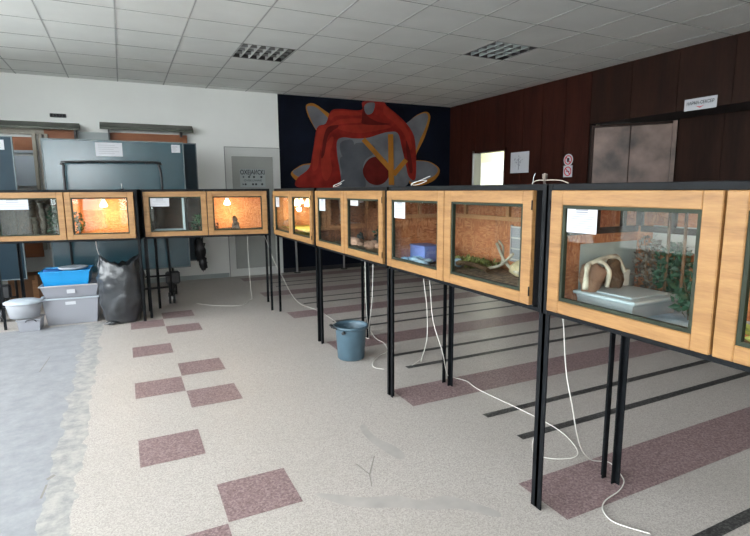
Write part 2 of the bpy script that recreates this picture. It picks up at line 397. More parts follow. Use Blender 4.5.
# recessed entrance wall under the bulkhead
ang = Vector((0.588, -0.809, 0)); A = Vector((XR + .03, 5.11, 0)); Bp = A + ang * 1.02
w = MB()
for k in range(14):
    y1 = Bp.y - .02 - k * .55; w.box((Bp.x, y1 - .546, 0), (Bp.x + .05, y1, 2.265), 'panel_dark')
w.box((Bp.x + .04, YF, 0), (Bp.x + .12, Bp.y, 2.265), 'seam')
struct(w.build('wall_recess'))
mat = Matrix.Translation(A) @ Matrix.Rotation(math.atan2(ang.y, ang.x), 4, 'Z')
d = MB(); L = 1.0
d.box((0, .005, .0), (.04, .07, 2.25), 'panel_dark', 0, mat); d.box((L - .03, .005, 0), (L + .02, .07, 2.25), 'bronze', 0, mat); d.box((.04, .005, 2.22), (L - .03, .07, 2.25), 'panel_dark', 0, mat)
dr = struct(d.build('door_2'))
for x0, x1 in ((.045, L * .485), (L * .485 + .006, L - .032)):
    d = MB(); d.box((x0, .0, .01), (x1, .045, 2.215), 'bronze', .004, mat); lf = d.build('door_leaf', dr)
    hx = x1 - .06 if x0 < .1 else x0 + .06
    d = MB(); d.tube([mat @ Vector((hx, -.035, .95)), mat @ Vector((hx, -.035, 1.15))], .009, 'steel'); d.box((hx - .006, -.03, .96), (hx + .006, .003, .972), 'steel', 0, mat); d.box((hx - .006, -.03, 1.13), (hx + .006, .003, 1.142), 'steel', 0, mat); d.build('door_handle', lf)

# lit side room seen through the doorway
w = MB()
w.box((XR - .012, DY1 - .002, 0), (XR + .14, DY1 + .05, DZ + .04), 'door_white'); w.box((XR - .012, DY0 - .05, 0), (XR + .14, DY0 + .002, DZ + .04), 'panel_red'); w.box((XR - .012, DY0 - .05, DZ - .002), (XR + .14, DY1 + .05, DZ + .04), 'panel_red')
fr = struct(w.build('door_1'))
R0 = XR + 1.5
w = MB(); w.box((R0, 6.2, 0), (R0 + .05, 9.6, 2.5), 'cream'); w.box((XR + .12, 9.55, 0), (R0, 9.6, 2.5), 'door_white'); w.box((XR + .12, 6.2, 0), (R0, 6.25, 2.5), 'cream'); w.box((XR + .12, 6.2, 2.5), (R0 + .05, 9.6, 2.55), 'door_white')
struct(w.build('wall_side_room'))
w = MB(); w.box((R0 - .03, 8.55, 0), (R0 - .001, 9.35, 1.98), 'door_white', .004); w.box((R0 - .036, 8.68, 1.1), (R0 - .03, 9.2, 1.85), 'cream'); w.box((R0 - .04, 8.6, 1.52), (R0 - .03, 8.66, 1.9), 'steel')
struct(w.build('door_3'))
ld = bpy.data.lights.new('side_room_lamp', 'AREA'); ld.energy = 15; ld.size = .6; ld.color = (1, .97, .85)
lo = bpy.data.objects.new('side_room_lamp', ld); COL.objects.link(lo); lo.location = (XR + .8, 8.2, 2.48); lo.visible_camera = True

# left wall and front wall with tall windows
SILL = 0.55
def window_wall(name, mk, n0, spans, lo_, hi_, z0=SILL, z1=2.88, first=1):
    w = MB(); 
    mk(w, lo_, hi_, 0, z0); mk(w, lo_, hi_, z1, ZC)
    prev = lo_
    for a, bb in spans: mk(w, prev, a, z0, z1); prev = bb
    mk(w, prev, hi_, z0, z1)
    struct(w.build(name))
spans_l = [(-3.1, -0.7), (-0.35, 2.05), (2.4, 4.8), (5.1, 6.7)]
window_wall('wall_left', lambda w, a, bb, z0, z1: w.box((XL - .2, a, z0), (XL, bb, z1), 'wall_white'), 0, spans_l, YF, YB)
spans_f = [(-2.4, -0.4)]
window_wall('wall_front', lambda w, a, bb, z0, z1: w.box((a, YF - .2, z0), (bb, YF, z1), 'wall_white'), 0, spans_f, XL - .2, 7.4, z0=1.55)
wn = 1
def portal(loc, rot, sx, sy):
    l = bpy.data.lights.new('sky_portal', 'AREA'); l.shape = 'RECTANGLE'; l.size = sx; l.size_y = sy; l.cycles.is_portal = True
    o = bpy.data.objects.new('sky_portal', l); COL.objects.link(o); o.location = loc; o.rotation_euler = rot
for a, bb in spans_l:
    w = MB(); m_ = (a + bb) / 2; x = XL - .1
    for y0, y1 in ((a, a + .05), (m_ - .03, m_ + .03), (bb - .05, bb)): w.box((x - .03, y0, SILL), (x + .03, y1, 2.88), 'dark_steel')
    for z0, z1 in ((SILL, SILL + .05), (2.83, 2.88), (2.10, 2.15)): w.box((x - .028, a, z0), (x + .028, bb, z1), 'dark_steel')
    o = struct(w.build('window_%d' % wn)); wn += 1
    g = MB(); g.box((x - .003, a + .04, SILL + .03), (x + .003, bb - .04, 2.75), 'win_glass'); g.build('window_glass', o)
    portal((XL - .22, m_, (SILL + 2.88) / 2), (0, -PI / 2, 0), 2.88 - SILL, bb - a)
for a, bb in spans_f:
    w = MB(); m_ = (a + bb) / 2; y = YF - .1
    for x0, x1 in ((a, a + .05), (m_ - .03, m_ + .03), (bb - .05, bb)): w.box((x0, y - .03, 1.55), (x1, y + .03, 2.88), 'dark_steel')
    for z0, z1 in ((1.55, 1.55 + .05), (2.83, 2.88)): w.box((a, y - .028, z0), (bb, y + .028, z1), 'dark_steel')
    o = struct(w.build('window_%d' % wn)); wn += 1
    g = MB(); g.box((a + .04, y - .003, 1.55 + .03), (bb - .04, y + .003, 2.75), 'win_glass'); g.build('window_glass', o)
    portal((m_, YF - .22, (1.55 + 2.88) / 2), (PI / 2, 0, 0), bb - a, 2.88 - 1.55)
w = MB(); w.box((7.4, YF - .2, 0), (7.5, 6.2, ZC), 'panel_dark'); struct(w.build('wall_outer'))
w = MB(); w.poly([(-30, -30, -.05), (30, -30, -.05), (30, 30, -.05), (-30, 30, -.05)], 'ground'); struct(w.build('ground'))
w = MB(); w.box((-7.6, -8, 0), (-7.4, 14, .95), 'wall_white'); struct(w.build('garden_wall'))

# ------------------------------------------------------------------ mural on the back wall
t = thing('mural', 'dark mural of a red helmeted grey figure with leaf shaped horns', 'mural', (0, 0, 0))
# crop pixel -> wall metres (measured linear fit of the wall plane, u right, v down)
def mw(u, v):
    px, py = 260 + u / 3.75, 90 + v / 3.75
    return wallpt(px, py)
CY, CP, CR_ = 0.456078880, 0.152744696, 0.00609785686
FPX = 508.406376; CH = 1.40
cy, sy, cp, sp = math.cos(CY), math.sin(CY), math.cos(CP), math.sin(CP)
FW = Vector((sy * cp, cy * cp, -sp)); RT0 = Vector((cy, -sy, 0)); DN0 = FW.cross(RT0)
RT = math.cos(CR_) * RT0 + math.sin(CR_) * DN0; DN = -math.sin(CR_) * RT0 + math.cos(CR_) * DN0
def wallpt(px, py, Y=YB):
    r = FPX * FW + (px - 375) * RT + (py - 268) * DN; k = Y / r.y
    return (r.x * k, CH + r.z * k)
layer = [0]
def paint(name, outline, m, n=5):
    layer[0] += 1
    y = YB - .0012 * layer[0]
    P = smooth_path([(*mw(u, v), 0) for u, v in outline], n, True)
    b = MB(); b.extrude_poly([(p.x, y, p.y) for p in P], (0, .001, 0), m); return b.build(name, t)
paint('horn', [(172, 60), (185, 50), (205, 52), (240, 75), (264, 95), (268, 130), (222, 158), (195, 125), (178, 90)], 'mural_orange')
paint('horn', [(176, 68), (190, 60), (212, 66), (245, 95), (262, 120), (240, 145), (214, 150), (196, 122)], 'mural_grey')
paint('horn', [(540, 150), (570, 108), (600, 88), (625, 82), (638, 98), (632, 132), (615, 182), (590, 232), (572, 262)], 'mural_orange')
paint('horn', [(536, 150), (568, 110), (600, 91), (622, 88), (630, 104), (620, 140), (600, 185), (572, 240)], 'mural_grey')
paint('leaf', [(116, 312), (140, 290), (170, 277), (215, 282), (215, 350), (158, 352), (130, 335)], 'mural_orange')
paint('leaf', [(122, 308), (142, 292), (172, 281), (215, 288), (215, 340), (150, 328)], 'mural_grey')
paint('leaf', [(560, 272), (620, 266), (656, 280), (673, 300), (664, 326), (640, 346), (600, 358), (560, 350)], 'mural_orange')
paint('leaf', [(560, 274), (618, 268), (652, 282), (666, 300), (654, 320), (625, 336), (590, 345), (560, 340)], 'mural_grey')
paint('face', [(275, 190), (330, 172), (400, 178), (500, 152), (530, 170), (545, 260), (560, 330), (530, 366), (400, 366), (275, 366), (285, 280)], 'mural_grey')
paint('face_shade', [(300, 255), (345, 240), (358, 200), (420, 205), (430, 235), (395, 262), (385, 300), (392, 366), (300, 366), (305, 310)], 'mural_grey2')
paint('face_shade', [(300, 200), (345, 188), (352, 240), (310, 250)], 'mural_grey2')
paint('eye', [(437, 250), (470, 262), (488, 303), (470, 343), (437, 357), (402, 343), (384, 303), (404, 262)], 'mural_maroon')
paint('red_hood', [(135, 362), (140, 330), (183, 292), (198, 225), (213, 142), (245, 126), (262, 84), (290, 71), (378, 76), (385, 43), (460, 45), (472, 58), (530, 108), (568, 155), (582, 210), (582, 330), (557, 326), (545, 280), (530, 215), (515, 162), (478, 158), (440, 168), (400, 180), (350, 182), (310, 178), (288, 192), (288, 240), (298, 300), (302, 340), (288, 364), (200, 366)], 'mural_red', 4)
for strand in ([(215, 150), (262, 130), (300, 110), (380, 108), (378, 122), (300, 128), (255, 150), (228, 210), (215, 290), (195, 290)],
               [(262, 90), (290, 78), (370, 84), (372, 96), (290, 96), (262, 115)],
               [(470, 62), (520, 108), (556, 160), (568, 215), (556, 220), (538, 165), (500, 122), (462, 90)],
               [(300, 135), (380, 130), (450, 128), (490, 140), (440, 152), (370, 162), (300, 150)],
               [(230, 240), (262, 180), (275, 185), (262, 240), (268, 300), (250, 340), (232, 320)]):
    paint('red_strand', strand, 'mural_red2')
for strand in ([(245, 150), (285, 132), (290, 140), (255, 170), (240, 240), (228, 250)], [(380, 108), (386, 60), (398, 95), (440, 120), (490, 128), (440, 132), (384, 128)],
               [(545, 190), (560, 230), (570, 300), (560, 310), (550, 260)]):
    paint('dark_strand', strand, 'mural_maroon')
paint('hood_patch', [(388, 66), (400, 50), (428, 50), (420, 85), (398, 92)], 'mural_grey')
def bar(u0, v0, u1, v1, wd):
    dx, dy = u1 - u0, v1 - v0; L_ = math.hypot(dx, dy); nx, ny = -dy / L_ * wd, dx / L_ * wd
    layer[0] += 1; y = YB - .0012 * layer[0]
    b = MB(); b.extrude_poly([(mw(u, v)[0], y, mw(u, v)[1]) for u, v in ((u0 + nx, v0 + ny), (u1 + nx, v1 + ny), (u1 - nx, v1 - ny), (u0 - nx, v0 - ny))], (0, .001, 0), 'mural_orange'); b.build('orange_bar', t)
bar(385, 185, 500, 312, 9); bar(487, 166, 490, 356, 10); bar(545, 262, 498, 318, 9)

# ------------------------------------------------------------------ door and sign on the white wall
d = MB(); yb = YB - .02
d.box((1.49, yb, 0), (1.50, YB, 2.09), 'groove'); d.box((1.49, yb, 2.08), (2.384, YB, 2.09), 'groove')
d.box((1.50, yb + .004, 0), (1.595, YB, 2.08), 'door_white'); d.box((2.27, yb + .004, 0), (2.384, YB, 2.08), 'door_white'); d.box((1.595, yb + .004, 1.95), (2.27, YB, 2.08), 'door_white'); d.box((1.595, yb + .004, 0), (2.27, YB, .12), 'door_white')
dr = struct(d.build('door_4'))
d = MB(); d.box((1.60, yb + .008, .125), (2.265, YB, 1.945), 'door_grey'); d.build('door_panel', dr)
d = MB(); d.tube([(1.55, yb - .03, 1.0), (1.66, yb - .03, 1.0)], .009, 'steel'); d.box((1.545, yb - .03, .97), (1.565, yb + .005, 1.03), 'steel'); d.build('door_handle', dr)
sg = thing('door_sign', 'grey notice with dark capitals and small symbols on the grey wall door', 'sign', (1.925, yb + .007, 1.605))
s_ = MB(); s_.box((-.205, -.003, -.15), (.205, 0, .14), 'grey_board'); s_.build('sign_plate', sg)
RX = Matrix.Rotation(PI / 2, 4, 'X')
text('sign_title', 'OXEJA\u0418CKI', .105, 'ink_black', sg, Matrix.Translation((0, -.004, .085)) @ RX, bold=.0015, sx=.72)
text('sign_line', 'O\u0427EKUVANE', .045, 'ink_black', sg, Matrix.Translation((0, -.004, -.045)) @ RX, sx=1.1)
for zz, xs_ in ((.012, (-.15, -.06, .02, .14)), (-.105, (-.16, -.12, 0, .05, .15))):
    for k, x in enumerate(xs_):
        s_ = MB(); r = .018
        s_.extrude_poly([(x + r * math.cos(2 * PI * i / (3 + k * 2)), -.004, zz + r * math.sin(2 * PI * i / (3 + k * 2))) for i in range(3 + k * 2)], (0, .001, 0), 'ink_black'); s_.build('sign_symbol', sg)
v = MB(); v.box((-.815, YB - .03, 2.412), (-.62, YB, 2.462), 'black_plastic', .006)
for k in range(5): v.box((-.80 + k * .036, YB - .033, 2.42), (-.78 + k * .036, YB - .03, 2.454), 'iron')
tag(v.build('wall_vent'), 'small black slotted strip high on the white wall', 'vent')

# ------------------------------------------------------------------ signs on the brown wall
def wall_sheet(name, label, cat, y0, y1, z0, z1, draw, group=None):
    t = thing(name, label, cat, (XR - .0005, (y0 + y1) / 2, (z0 + z1) / 2), -PI / 2, group)   # local x -> -Y, faces -X
    s_ = MB(); hw, hh = abs(y1 - y0) / 2, (z1 - z0) / 2
    s_.box((-hw, -.004, -hh), (hw, 0, hh), 'paper'); s_.build('sheet', t); draw(t, hw, hh); return t
def tree_draw(t, hw, hh):
    s_ = MB()
    for k in range(16):
        a = rnd.uniform(0, 2 * PI); r = rnd.uniform(.02, .1); x, z = -.02 + r * math.cos(a), .02 + r * math.sin(a)
        s_.tube([(x, -.006, z), (x + rnd.uniform(-.04, .04), -.006, z + rnd.uniform(-.04, .04))], .004, 'ink', 5)
    s_.tube([(-.02, -.006, -.12), (-.02, -.006, .06)], .004, 'ink', 5); s_.build('sketch', t)
wall_sheet('drawing_sheet', 'white sheet with a faint grey sketch pinned beside the bright doorway', 'paper', 6.25, 6.67, 1.655, 1.985, tree_draw)
def arrow_sign(t, hw, hh):
    text('letters', '\u041d\u0410\u0420\u041c\u0410-\u0421\u0415\u041a\u0421\u0415\u0420', .048, 'ink_black', t, Matrix.Translation((0, -.0055, .012)) @ RX, bold=.001, sx=.80)
    s_ = MB(); s_.extrude_poly([(-.05, -.0055, -.018), (0, -.0055, -.03), (.05, -.0055, -.018), (.0, -.0055, -.045)], (0, .001, 0), 'red'); s_.build('red_mark', t)
wall_sheet('direction_sign', 'long white sign with dark lettering and red mark above the recessed doors', 'sign', 3.445, 3.80, 2.252, 2.378, arrow_sign)
for zc, rnd_, lab in ((1.805, True, 'round red and white prohibition sticker on the brown wall, the upper one'), (1.645, False, 'square red and white prohibition sticker below the round one')):
    t = thing('prohibition_sign', lab, 'sign', (XR - .002, 5.45, zc), -PI / 2, 'prohibition stickers')
    s_ = MB(); n = 28 if rnd_ else 4; r = .085 if rnd_ else .115; o_ = 0 if rnd_ else PI / 4
    s_.extrude_poly([(r * math.cos(2 * PI * i / n + o_), -.003, r * math.sin(2 * PI * i / n + o_)) for i in range(n)], (0, .003, 0), 'paper'); s_.build('plate', t)
    s_ = MB(); s_.tube([(.06 * math.cos(2 * PI * i / 24), -.004, .06 * math.sin(2 * PI * i / 24)) for i in range(25)], .008, 'red', 6); s_.tube([(-.042, -.004, .042), (.042, -.004, -.042)], .008, 'red', 6); s_.build('ban_ring', t)
    s_ = MB()
    if rnd_: s_.lathe([(.0, -.03), (.02, -.03), (.02, .02), (.0, .03)], (0, 0, 0), 'ink_black', 8); 
    else: s_.box((-.03, -.004, -.006), (.03, -.001, .006), 'ink_black')
    s_.build('pictogram', t)

# ------------------------------------------------------------------ terrarium cabinets
CW, CD, Z0, Z1 = 1.31, 0.50, 0.905, 1.405
cabs = {}
def l_angle(b, x, y, sx, sy, z0, z1, w=.027, t=.006):
    b.box((min(x, x + sx * w), min(y, y + sy * t), z0), (max(x, x + sx * w), max(y, y + sy * t), z1), 'iron')
    b.box((min(x, x + sx * t), min(y, y + sy * w), z0), (max(x, x + sx * t), max(y, y + sy * w), z1), 'iron')
def cabinet(key, loc, rotz, label, skins, el=.012, er=.026, split=False):
    t = thing('terrarium_cabinet', label, 'terrarium', (*loc, 0), rotz, 'glass fronted terrarium cabinets')
    cabs[key] = t
    for x, sx in ((-el, 1), (CW + er, -1)):
        for y, sy in ((.016, 1), (CD - .005, -1)):
            if sy < 0: x += .022 * sx
            b = MB(); l_angle(b, x, y, sx, sy, 0, Z0); b.build('leg', t)
    b = MB()
    for x, sx in ((-el - .002, 1), (CW + er + .002, -1)):
        for y, sy in ((.004, 1), (CD, -1)): l_angle(b, x, y, sx, sy, Z0 - .018, Z1 + .01)
    for z0, z1 in ((Z0 - .018, Z0), (Z1 - .012, Z1 + .014)):
        b.box((-el - .002, .006, z0), (CW + er + .002, .03, z1), 'iron', .002); b.box((-el - .002, CD - .03, z0), (CW + er + .002, CD, z1), 'iron', .002)
        b.box((-el - .002, .03, z0), (.02, CD - .03, z1), 'iron', .002); b.box((CW - .02, .03, z0), (CW + er + .002, CD - .03, z1), 'iron', .002)
    b.build('iron_frame', t)
    b = MB(); x0, x1, y0, y1 = .008, CW - .008, .009, CD - .008
    b.box((x0, y0, Z0), (x1, y1, Z0 + .014), 'black_board'); b.box((x0, y0, Z1 - .014), (x1, y1, Z1), 'black_board')
    b.box((x0, y0, Z0 + .014), (x0 + .012, y1, Z1 - .014), 'black_board'); b.box((x1 - .012, y0, Z0 + .014), (x1, y1, Z1 - .014), 'black_board')
    b.build('carcass', t)
    mid = CW / 2
    for k in range(2 if split else 1):
        sk = skins[k]; a0 = .021 if k == 0 else mid + .006; a1 = (mid - .006 if k == 0 else CW - .021) if split else CW - .021
        b = MB()
        b.box((a0, y1 - .012, Z0 + .015), (a1, y1 - .001, Z1 - .015), sk)
        b.box((a0, y0, Z0 + .015), (a0 + .004, y1 - .012, Z1 - .015), sk); b.box((a1 - .004, y0, Z0 + .015), (a1, y1 - .012, Z1 - .015), sk)
        b.box((a0 + .004, y0, Z1 - .019), (a1 - .004, y1 - .012, Z1 - .015), sk); b.box((a0 + .004, y0, Z0 + .015), (a1 - .004, y1 - .012, Z0 + .019), sk)
        b.build('lining', t)
        if not split:
            b = MB(); yy = y1 - .013; bt = skins[1]
            b.box((a0 + .03, yy - .018, 1.215), (a1 - .005, yy, 1.24), bt)
            for x in (a0 + .005, .175, .585, .99): b.box((x, yy - .018, 1.24), (x + .025, yy, Z1 - .02), bt)
            b.build('batten', t)
            b = MB(); xx = a0 + .0045
            b.box((xx, .05, 1.215), (xx + .016, yy - .02, 1.24), bt)
            for y in (.05, .2, .36): b.box((xx, y, 1.24), (xx + .016, y + .022, Z1 - .02), bt)
            b.build('batten', t)
    if split:
        b = MB(); b.box((mid - .005, y0, Z0 + .015), (mid + .005, y1 - .002, Z1 - .015), 'black_board'); b.build('partition', t)
    for k in range(2):
        a0 = .004 if k == 0 else mid + .004; a1 = mid - .004 if k == 0 else CW - .004
        z0, z1 = Z0 + .006, Z1 - .012; yf, yb_ = -.018, .006
        r = .058; rt = .056; rb = .05
        b = MB()
        b.box((a0, yf, z0), (a0 + r, yb_, z1), 'door_wood', .003); b.box((a1 - r, yf, z0), (a1, yb_, z1), 'door_wood', .003)
        b.box((a0 + r, yf, z1 - rt), (a1 - r, yb_, z1), 'door_wood', .003); b.box((a0 + r, yf, z0), (a1 - r, yb_, z0 + rb), 'door_wood', .003)
        dr = b.build('door', t)
        gx0, gx1, gz0, gz1 = a0 + r, a1 - r, z0 + rb, z1 - rt
        b = MB(); e = .013
        for p0, p1 in (((gx0, yf + .006, gz0), (gx0 + e, yb_, gz1)), ((gx1 - e, yf + .006, gz0), (gx1, yb_, gz1)), ((gx0 + e, yf + .006, gz1 - e), (gx1 - e, yb_, gz1)), ((gx0 + e, yf + .006, gz0), (gx1 - e, yb_, gz0 + e))): b.box(p0, p1, 'bead')
        o = b.build('bead', dr)
        b = MB(); b.box((gx0 + .002, -.005, gz0 + .002), (gx1 - .002, -.001, gz1 - .002), 'glass'); o = b.build('glass_pane', dr)
        xh = a0 if k == 0 else a1
        for zz in (z0 + .06, z1 - .06):
            b = MB(); b.tube([(xh, yf - .002, zz - .02), (xh, yf - .002, zz + .02)], .003, 'iron', 8); b.build('hinge', dr)
    return t
ROT = -PI / 2; RL = math.radians(-11.5)
cabinet('c4', (1.532, 1.512), ROT, 'nearest wooden terrarium cabinet, its pane showing a big grey tub', ('osb', 'panel_dark'), .036)
cabinet('c3', (1.532, 2.915), ROT, 'terrarium cabinet second from the camera, with a bleached branch behind glass', ('osb', 'batten'), .012, .053)
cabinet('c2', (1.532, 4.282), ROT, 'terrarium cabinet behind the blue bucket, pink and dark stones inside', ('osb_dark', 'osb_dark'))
cabinet('c1', (1.532, 5.69), ROT, 'narrow looking terrarium cabinet at the corner end, lit yellow inside', ('osb_orange', 'batten'))
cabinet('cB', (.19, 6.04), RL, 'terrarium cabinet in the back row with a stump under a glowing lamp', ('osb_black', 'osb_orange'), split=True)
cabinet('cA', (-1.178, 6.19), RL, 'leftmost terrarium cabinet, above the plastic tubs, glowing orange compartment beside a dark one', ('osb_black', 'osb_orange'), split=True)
def cw(key, x, y, z):
    t = cabs[key]; a = t.rotation_euler.z; l = t.location
    return Vector((l.x + x * math.cos(a) - y * math.sin(a), l.y + x * math.sin(a) + y * math.cos(a), z))
def inside(name, key, x, y, z, label, cat, group=None):
    return thing(name, label, cat, cw(key, x, y, z), cabs[key].rotation_euler.z, group)
def put(b, name, key, x, y, z, label, cat, group=None, kind=None):
    return tag(b.build(name, None, cw(key, x, y, z), cabs[key].rotation_euler.z), label, cat, group, kind)
FZ = Z0 + .019

# notices stuck on the panes
def notice(key, x0, x1, z0, z1, label, m='paper', lines=9):
    t = inside('notice', key, (x0 + x1) / 2, -.0055, (z0 + z1) / 2, label, 'notice', 'paper notices on the terrarium panes')
    hw, hh = (x1 - x0) / 2, (z1 - z0) / 2
    b = MB(); b.box((-hw, -.0008, -hh), (hw, 0, hh), m); b.build('sheet', t)
    b = MB()
    for k in range(lines):
        wd = hw * (.45 if k < 2 else .85) * rnd.uniform(.75, 1); z = hh * .72 - k * hh * 1.5 / lines; th = hh * (.05 if k < 2 else .022)
        b.box((-wd, -.0014, z - th), (wd, -.0008, z + th), 'ink')
    b.build('print_lines', t)
notice('c4', .080, .218, 1.235, 1.335, 'white printed notice on the nearest terrarium pane, widest of the notices')
notice('c3', .085, .222, 1.225, 1.338, 'white printed notice on the pane above the violet blue box')
notice('c2', .085, .225, 1.225, 1.338, 'white printed notice on the pane behind the blue bucket')
notice('c2', .76, .90, 1.285, 1.335, 'small grey paper on the pane above the pink stones', 'paper_grey', 3)
notice('c1', .085, .215, 1.22, 1.332, 'white printed notice on the pane of the corner terrarium')
notice('cB', .075, .265, 1.235, 1.332, 'white printed notice on the dark back row pane with the glass divider', lines=5)
notice('cA', .06, .335, 1.225, 1.335, 'white printed notice on the leftmost dark pane, cut by the frame', lines=4)

def leaves(b, c, r, n, size, m, seed=0):
    R = random.Random(seed)
    for _ in range(n):
        while True:
            p = Vector([R.uniform(-1, 1) for _ in range(3)])
            if p.length < 1: break
        p = Vector((c[0] + p.x * r[0], c[1] + p.y * r[1], c[2] + p.z * r[2]))
        d = Vector((R.uniform(-1, 1), R.uniform(-1, 1), R.uniform(-.3, 1))).normalized(); u = d.orthogonal().normalized(); u.rotate(Matrix.Rotation(R.uniform(0, 6.28), 3, d))
        s_ = size * R.uniform(.6, 1.3); w_ = u * s_ * .28; nn = d.cross(u) * s_ * .08
        b.poly([p, p + d * s_ * .45 + w_ + nn, p + d * s_, p + d * s_ * .45 - w_ + nn], m)
def plant(key, x, y, z, r, n, size, m, label, stems=5, seed=1, h=None, stemm='bark'):
    t = inside('terrarium_plant', key, x, y, z, label, 'plant', 'plants in the terrariums')
    R = random.Random(seed); H = h or r[2]
    b = MB()
    for k in range(stems):
        a = R.uniform(0, 6.28); e = (math.cos(a) * r[0] * .6, math.sin(a) * r[1] * .6, H * R.uniform(1.2, 1.9))
        b.tube(smooth_path([(0, 0, 0), (e[0] * .3, e[1] * .3, e[2] * .5), e], 4), [.004 - .0003 * i for i in range(9)], stemm, 5)
    b.build('stem', t)
    b = MB(); leaves(b, (0, 0, H), (r[0], r[1], r[2] * .97), n, size, m, seed); b.build('foliage', t)
def rock(key, x, y, z, r, m, label, seed, group=None, rough=.45):
    b = MB(); b.blob((0, 0, r[2] * .8), r, m, seed, rough, 3, 1.6); return put(b, 'stone', key, x, y, z, label, 'stone', group)
def substrate(key, k, m, label, h=.018):
    a0 = .047 if k != 1 else CW / 2 + .012; a1 = CW / 2 - .012 if k == 0 else CW - .027
    b = MB(); nx, ny = 22, 12; vs = []
    for i in range(nx + 1):
        for j in range(ny + 1):
            x = a0 + (a1 - a0) * i / nx; y = .042 + .425 * j / ny
            vs.append(b.bm.verts.new((x, y, h + .012 * noise.noise(Vector((x * 9, y * 9, hash(key) % 7 * 0 + k * 5))))))
    fs = [b.bm.faces.new([vs[i * (ny + 1) + j], vs[(i + 1) * (ny + 1) + j], vs[(i + 1) * (ny + 1) + j + 1], vs[i * (ny + 1) + j + 1]]) for i in range(nx) for j in range(ny)]
    b._tag(fs, m, True)
    b.box((a0, .04, 0), (a1, .467, .006), m)
    tag(b.build('substrate', None, cw(key, 0, 0, FZ + .001), cabs[key].rotation_euler.z), label, 'substrate', None, 'stuff')
def lamp(key, x, y, label, watts, color=(1, .72, .42), zt=None):
    zt = zt or Z1 - .0195
    t = inside('heat_lamp', key, x, y, zt, label, 'lamp', 'heat lamps in the terrariums')
    b = MB(); b.lathe([(.0, 0), (.02, 0), (.02, -.012), (.006, -.014), (.006, -.05), (.018, -.052), (.018, -.075), (.012, -.075)], (0, 0, 0), 'ceramic', 20, cap0=True); b.build('socket', t)
    b = MB(); b.lathe([(.010, -.073), (.013, -.082), (.026, -.108), (.036, -.13), (.038, -.14), (.03, -.148), (0.001, -.152)], (0, 0, 0), 'bulb', 20); b.build('bulb', t)
    l = bpy.data.lights.new('lamp_light', 'POINT'); l.energy = watts * .75; l.color = color; l.shadow_soft_size = .03
    o = bpy.data.objects.new('lamp_light', l); COL.objects.link(o); o.parent = t; o.location = (0, .06, -.22)

# ---- nearest cabinet: tub, rocks, driftwood, plants
def tub(key, x, y, z, w_, d_, h_, label):
    t = inside('storage_tub', key, x, y, z, label, 'tub')
    b = MB(); k = .9
    b.extrude_poly([(-w_ / 2 * k, -d_ / 2 * k, 0), (w_ / 2 * k, -d_ / 2 * k, 0), (w_ / 2 * k, d_ / 2 * k, 0), (-w_ / 2 * k, d_ / 2 * k, 0)], (0, 0, .004), 'frost_tub')
    P0 = [(-w_ / 2 * k, -d_ / 2 * k), (w_ / 2 * k, -d_ / 2 * k), (w_ / 2 * k, d_ / 2 * k), (-w_ / 2 * k, d_ / 2 * k)]; P1 = [(px / k, py / k) for px, py in P0]
    for i in range(4):
        j = (i + 1) % 4; b.poly([(*P0[i], .004), (*P0[j], .004), (*P1[j], h_), (*P1[i], h_)], 'frost_tub')
    b.build('tub_body', t)
    b = MB(); b.box((-w_ / 2 - .012, -d_ / 2 - .01, h_), (w_ / 2 + .012, d_ / 2 + .01, h_ + .014), 'lid_white', .005); b.box((-w_ / 2 + .03, -d_ / 2 + .03, h_ + .014), (w_ / 2 - .03, d_ / 2 - .03, h_ + .02), 'lid_white', .004); b.build('lid', t)
tub('c4', .185, .225, FZ + .001, .26, .27, .055, 'wide milky grey lidded tub inside the nearest terrarium')
TZ = FZ + .001 + .0755
rock('c4', .10, .125, TZ, (.034, .052, .058), 'rock', 'round brown rock on the lid of the milky tub, under the pale driftwood', 3, None, .5)
rock('c4', .095, .245, TZ, (.034, .055, .062), 'bark', 'dark brown lump on the milky tub lid beside the driftwood', 9, None, .55)
b = MB(); P = smooth_path([(.035, -.075, .012), (.02, -.055, .075), (.0, -.02, .105), (.012, .03, .112), (.03, .055, .075), (.032, .05, .01)], 7)
b.tube(P, [.010 + .0018 * math.sin(i * .7) for i in range(len(P))], 'pale_wood', 9)
P = smooth_path([(.0, -.01, .105), (.005, .07, .125), (.0, .14, .118), (.02, .165, .06)], 7); b.tube(P, [.010 + .002 * math.sin(i * .6) for i in range(len(P))], 'pale_wood', 9)
put(b, 'driftwood', 'c4', .10, .125, TZ, 'whitish arched driftwood over the brown rocks in the nearest terrarium', 'driftwood')
b = MB(); b.box((-.03, -.02, 0), (.03, .02, .07), 'paper_grey', .004); b.box((-.012, -.024, .03), (.02, -.02, .06), 'ink_black'); put(b, 'hide_box', 'c4', .085, .31, TZ, 'small grey white block on the far end of the milky tub lid', 'block')
plant('c4', .13, .41, FZ, (.055, .035, .15), 420, .022, 'bark_grey', 'dry brown tuft behind the milky tub in the nearest terrarium', seed=5)
plant('c4', .25, .405, FZ, (.075, .04, .135), 620, .028, 'leaf_dark', 'dark bushy plant right of the dry tuft in the nearest terrarium', seed=4)
plant('c4', .40, .28, FZ, (.05, .05, .08), 90, .04, 'leaf_dark', 'low dark plant right of the milky tub in the nearest terrarium', seed=24)
b = MB(); b.box((-.10, -.02, 0), (.10, .0, .025), 'paper_grey', .003); b.box((-.10, -.004, .025), (.10, .0, .10), 'paper_grey', .001); put(b, 'ledge', 'c4', .20, .477, 1.145, 'white ledge on the back panel above the dark bushy plant', 'ledge')
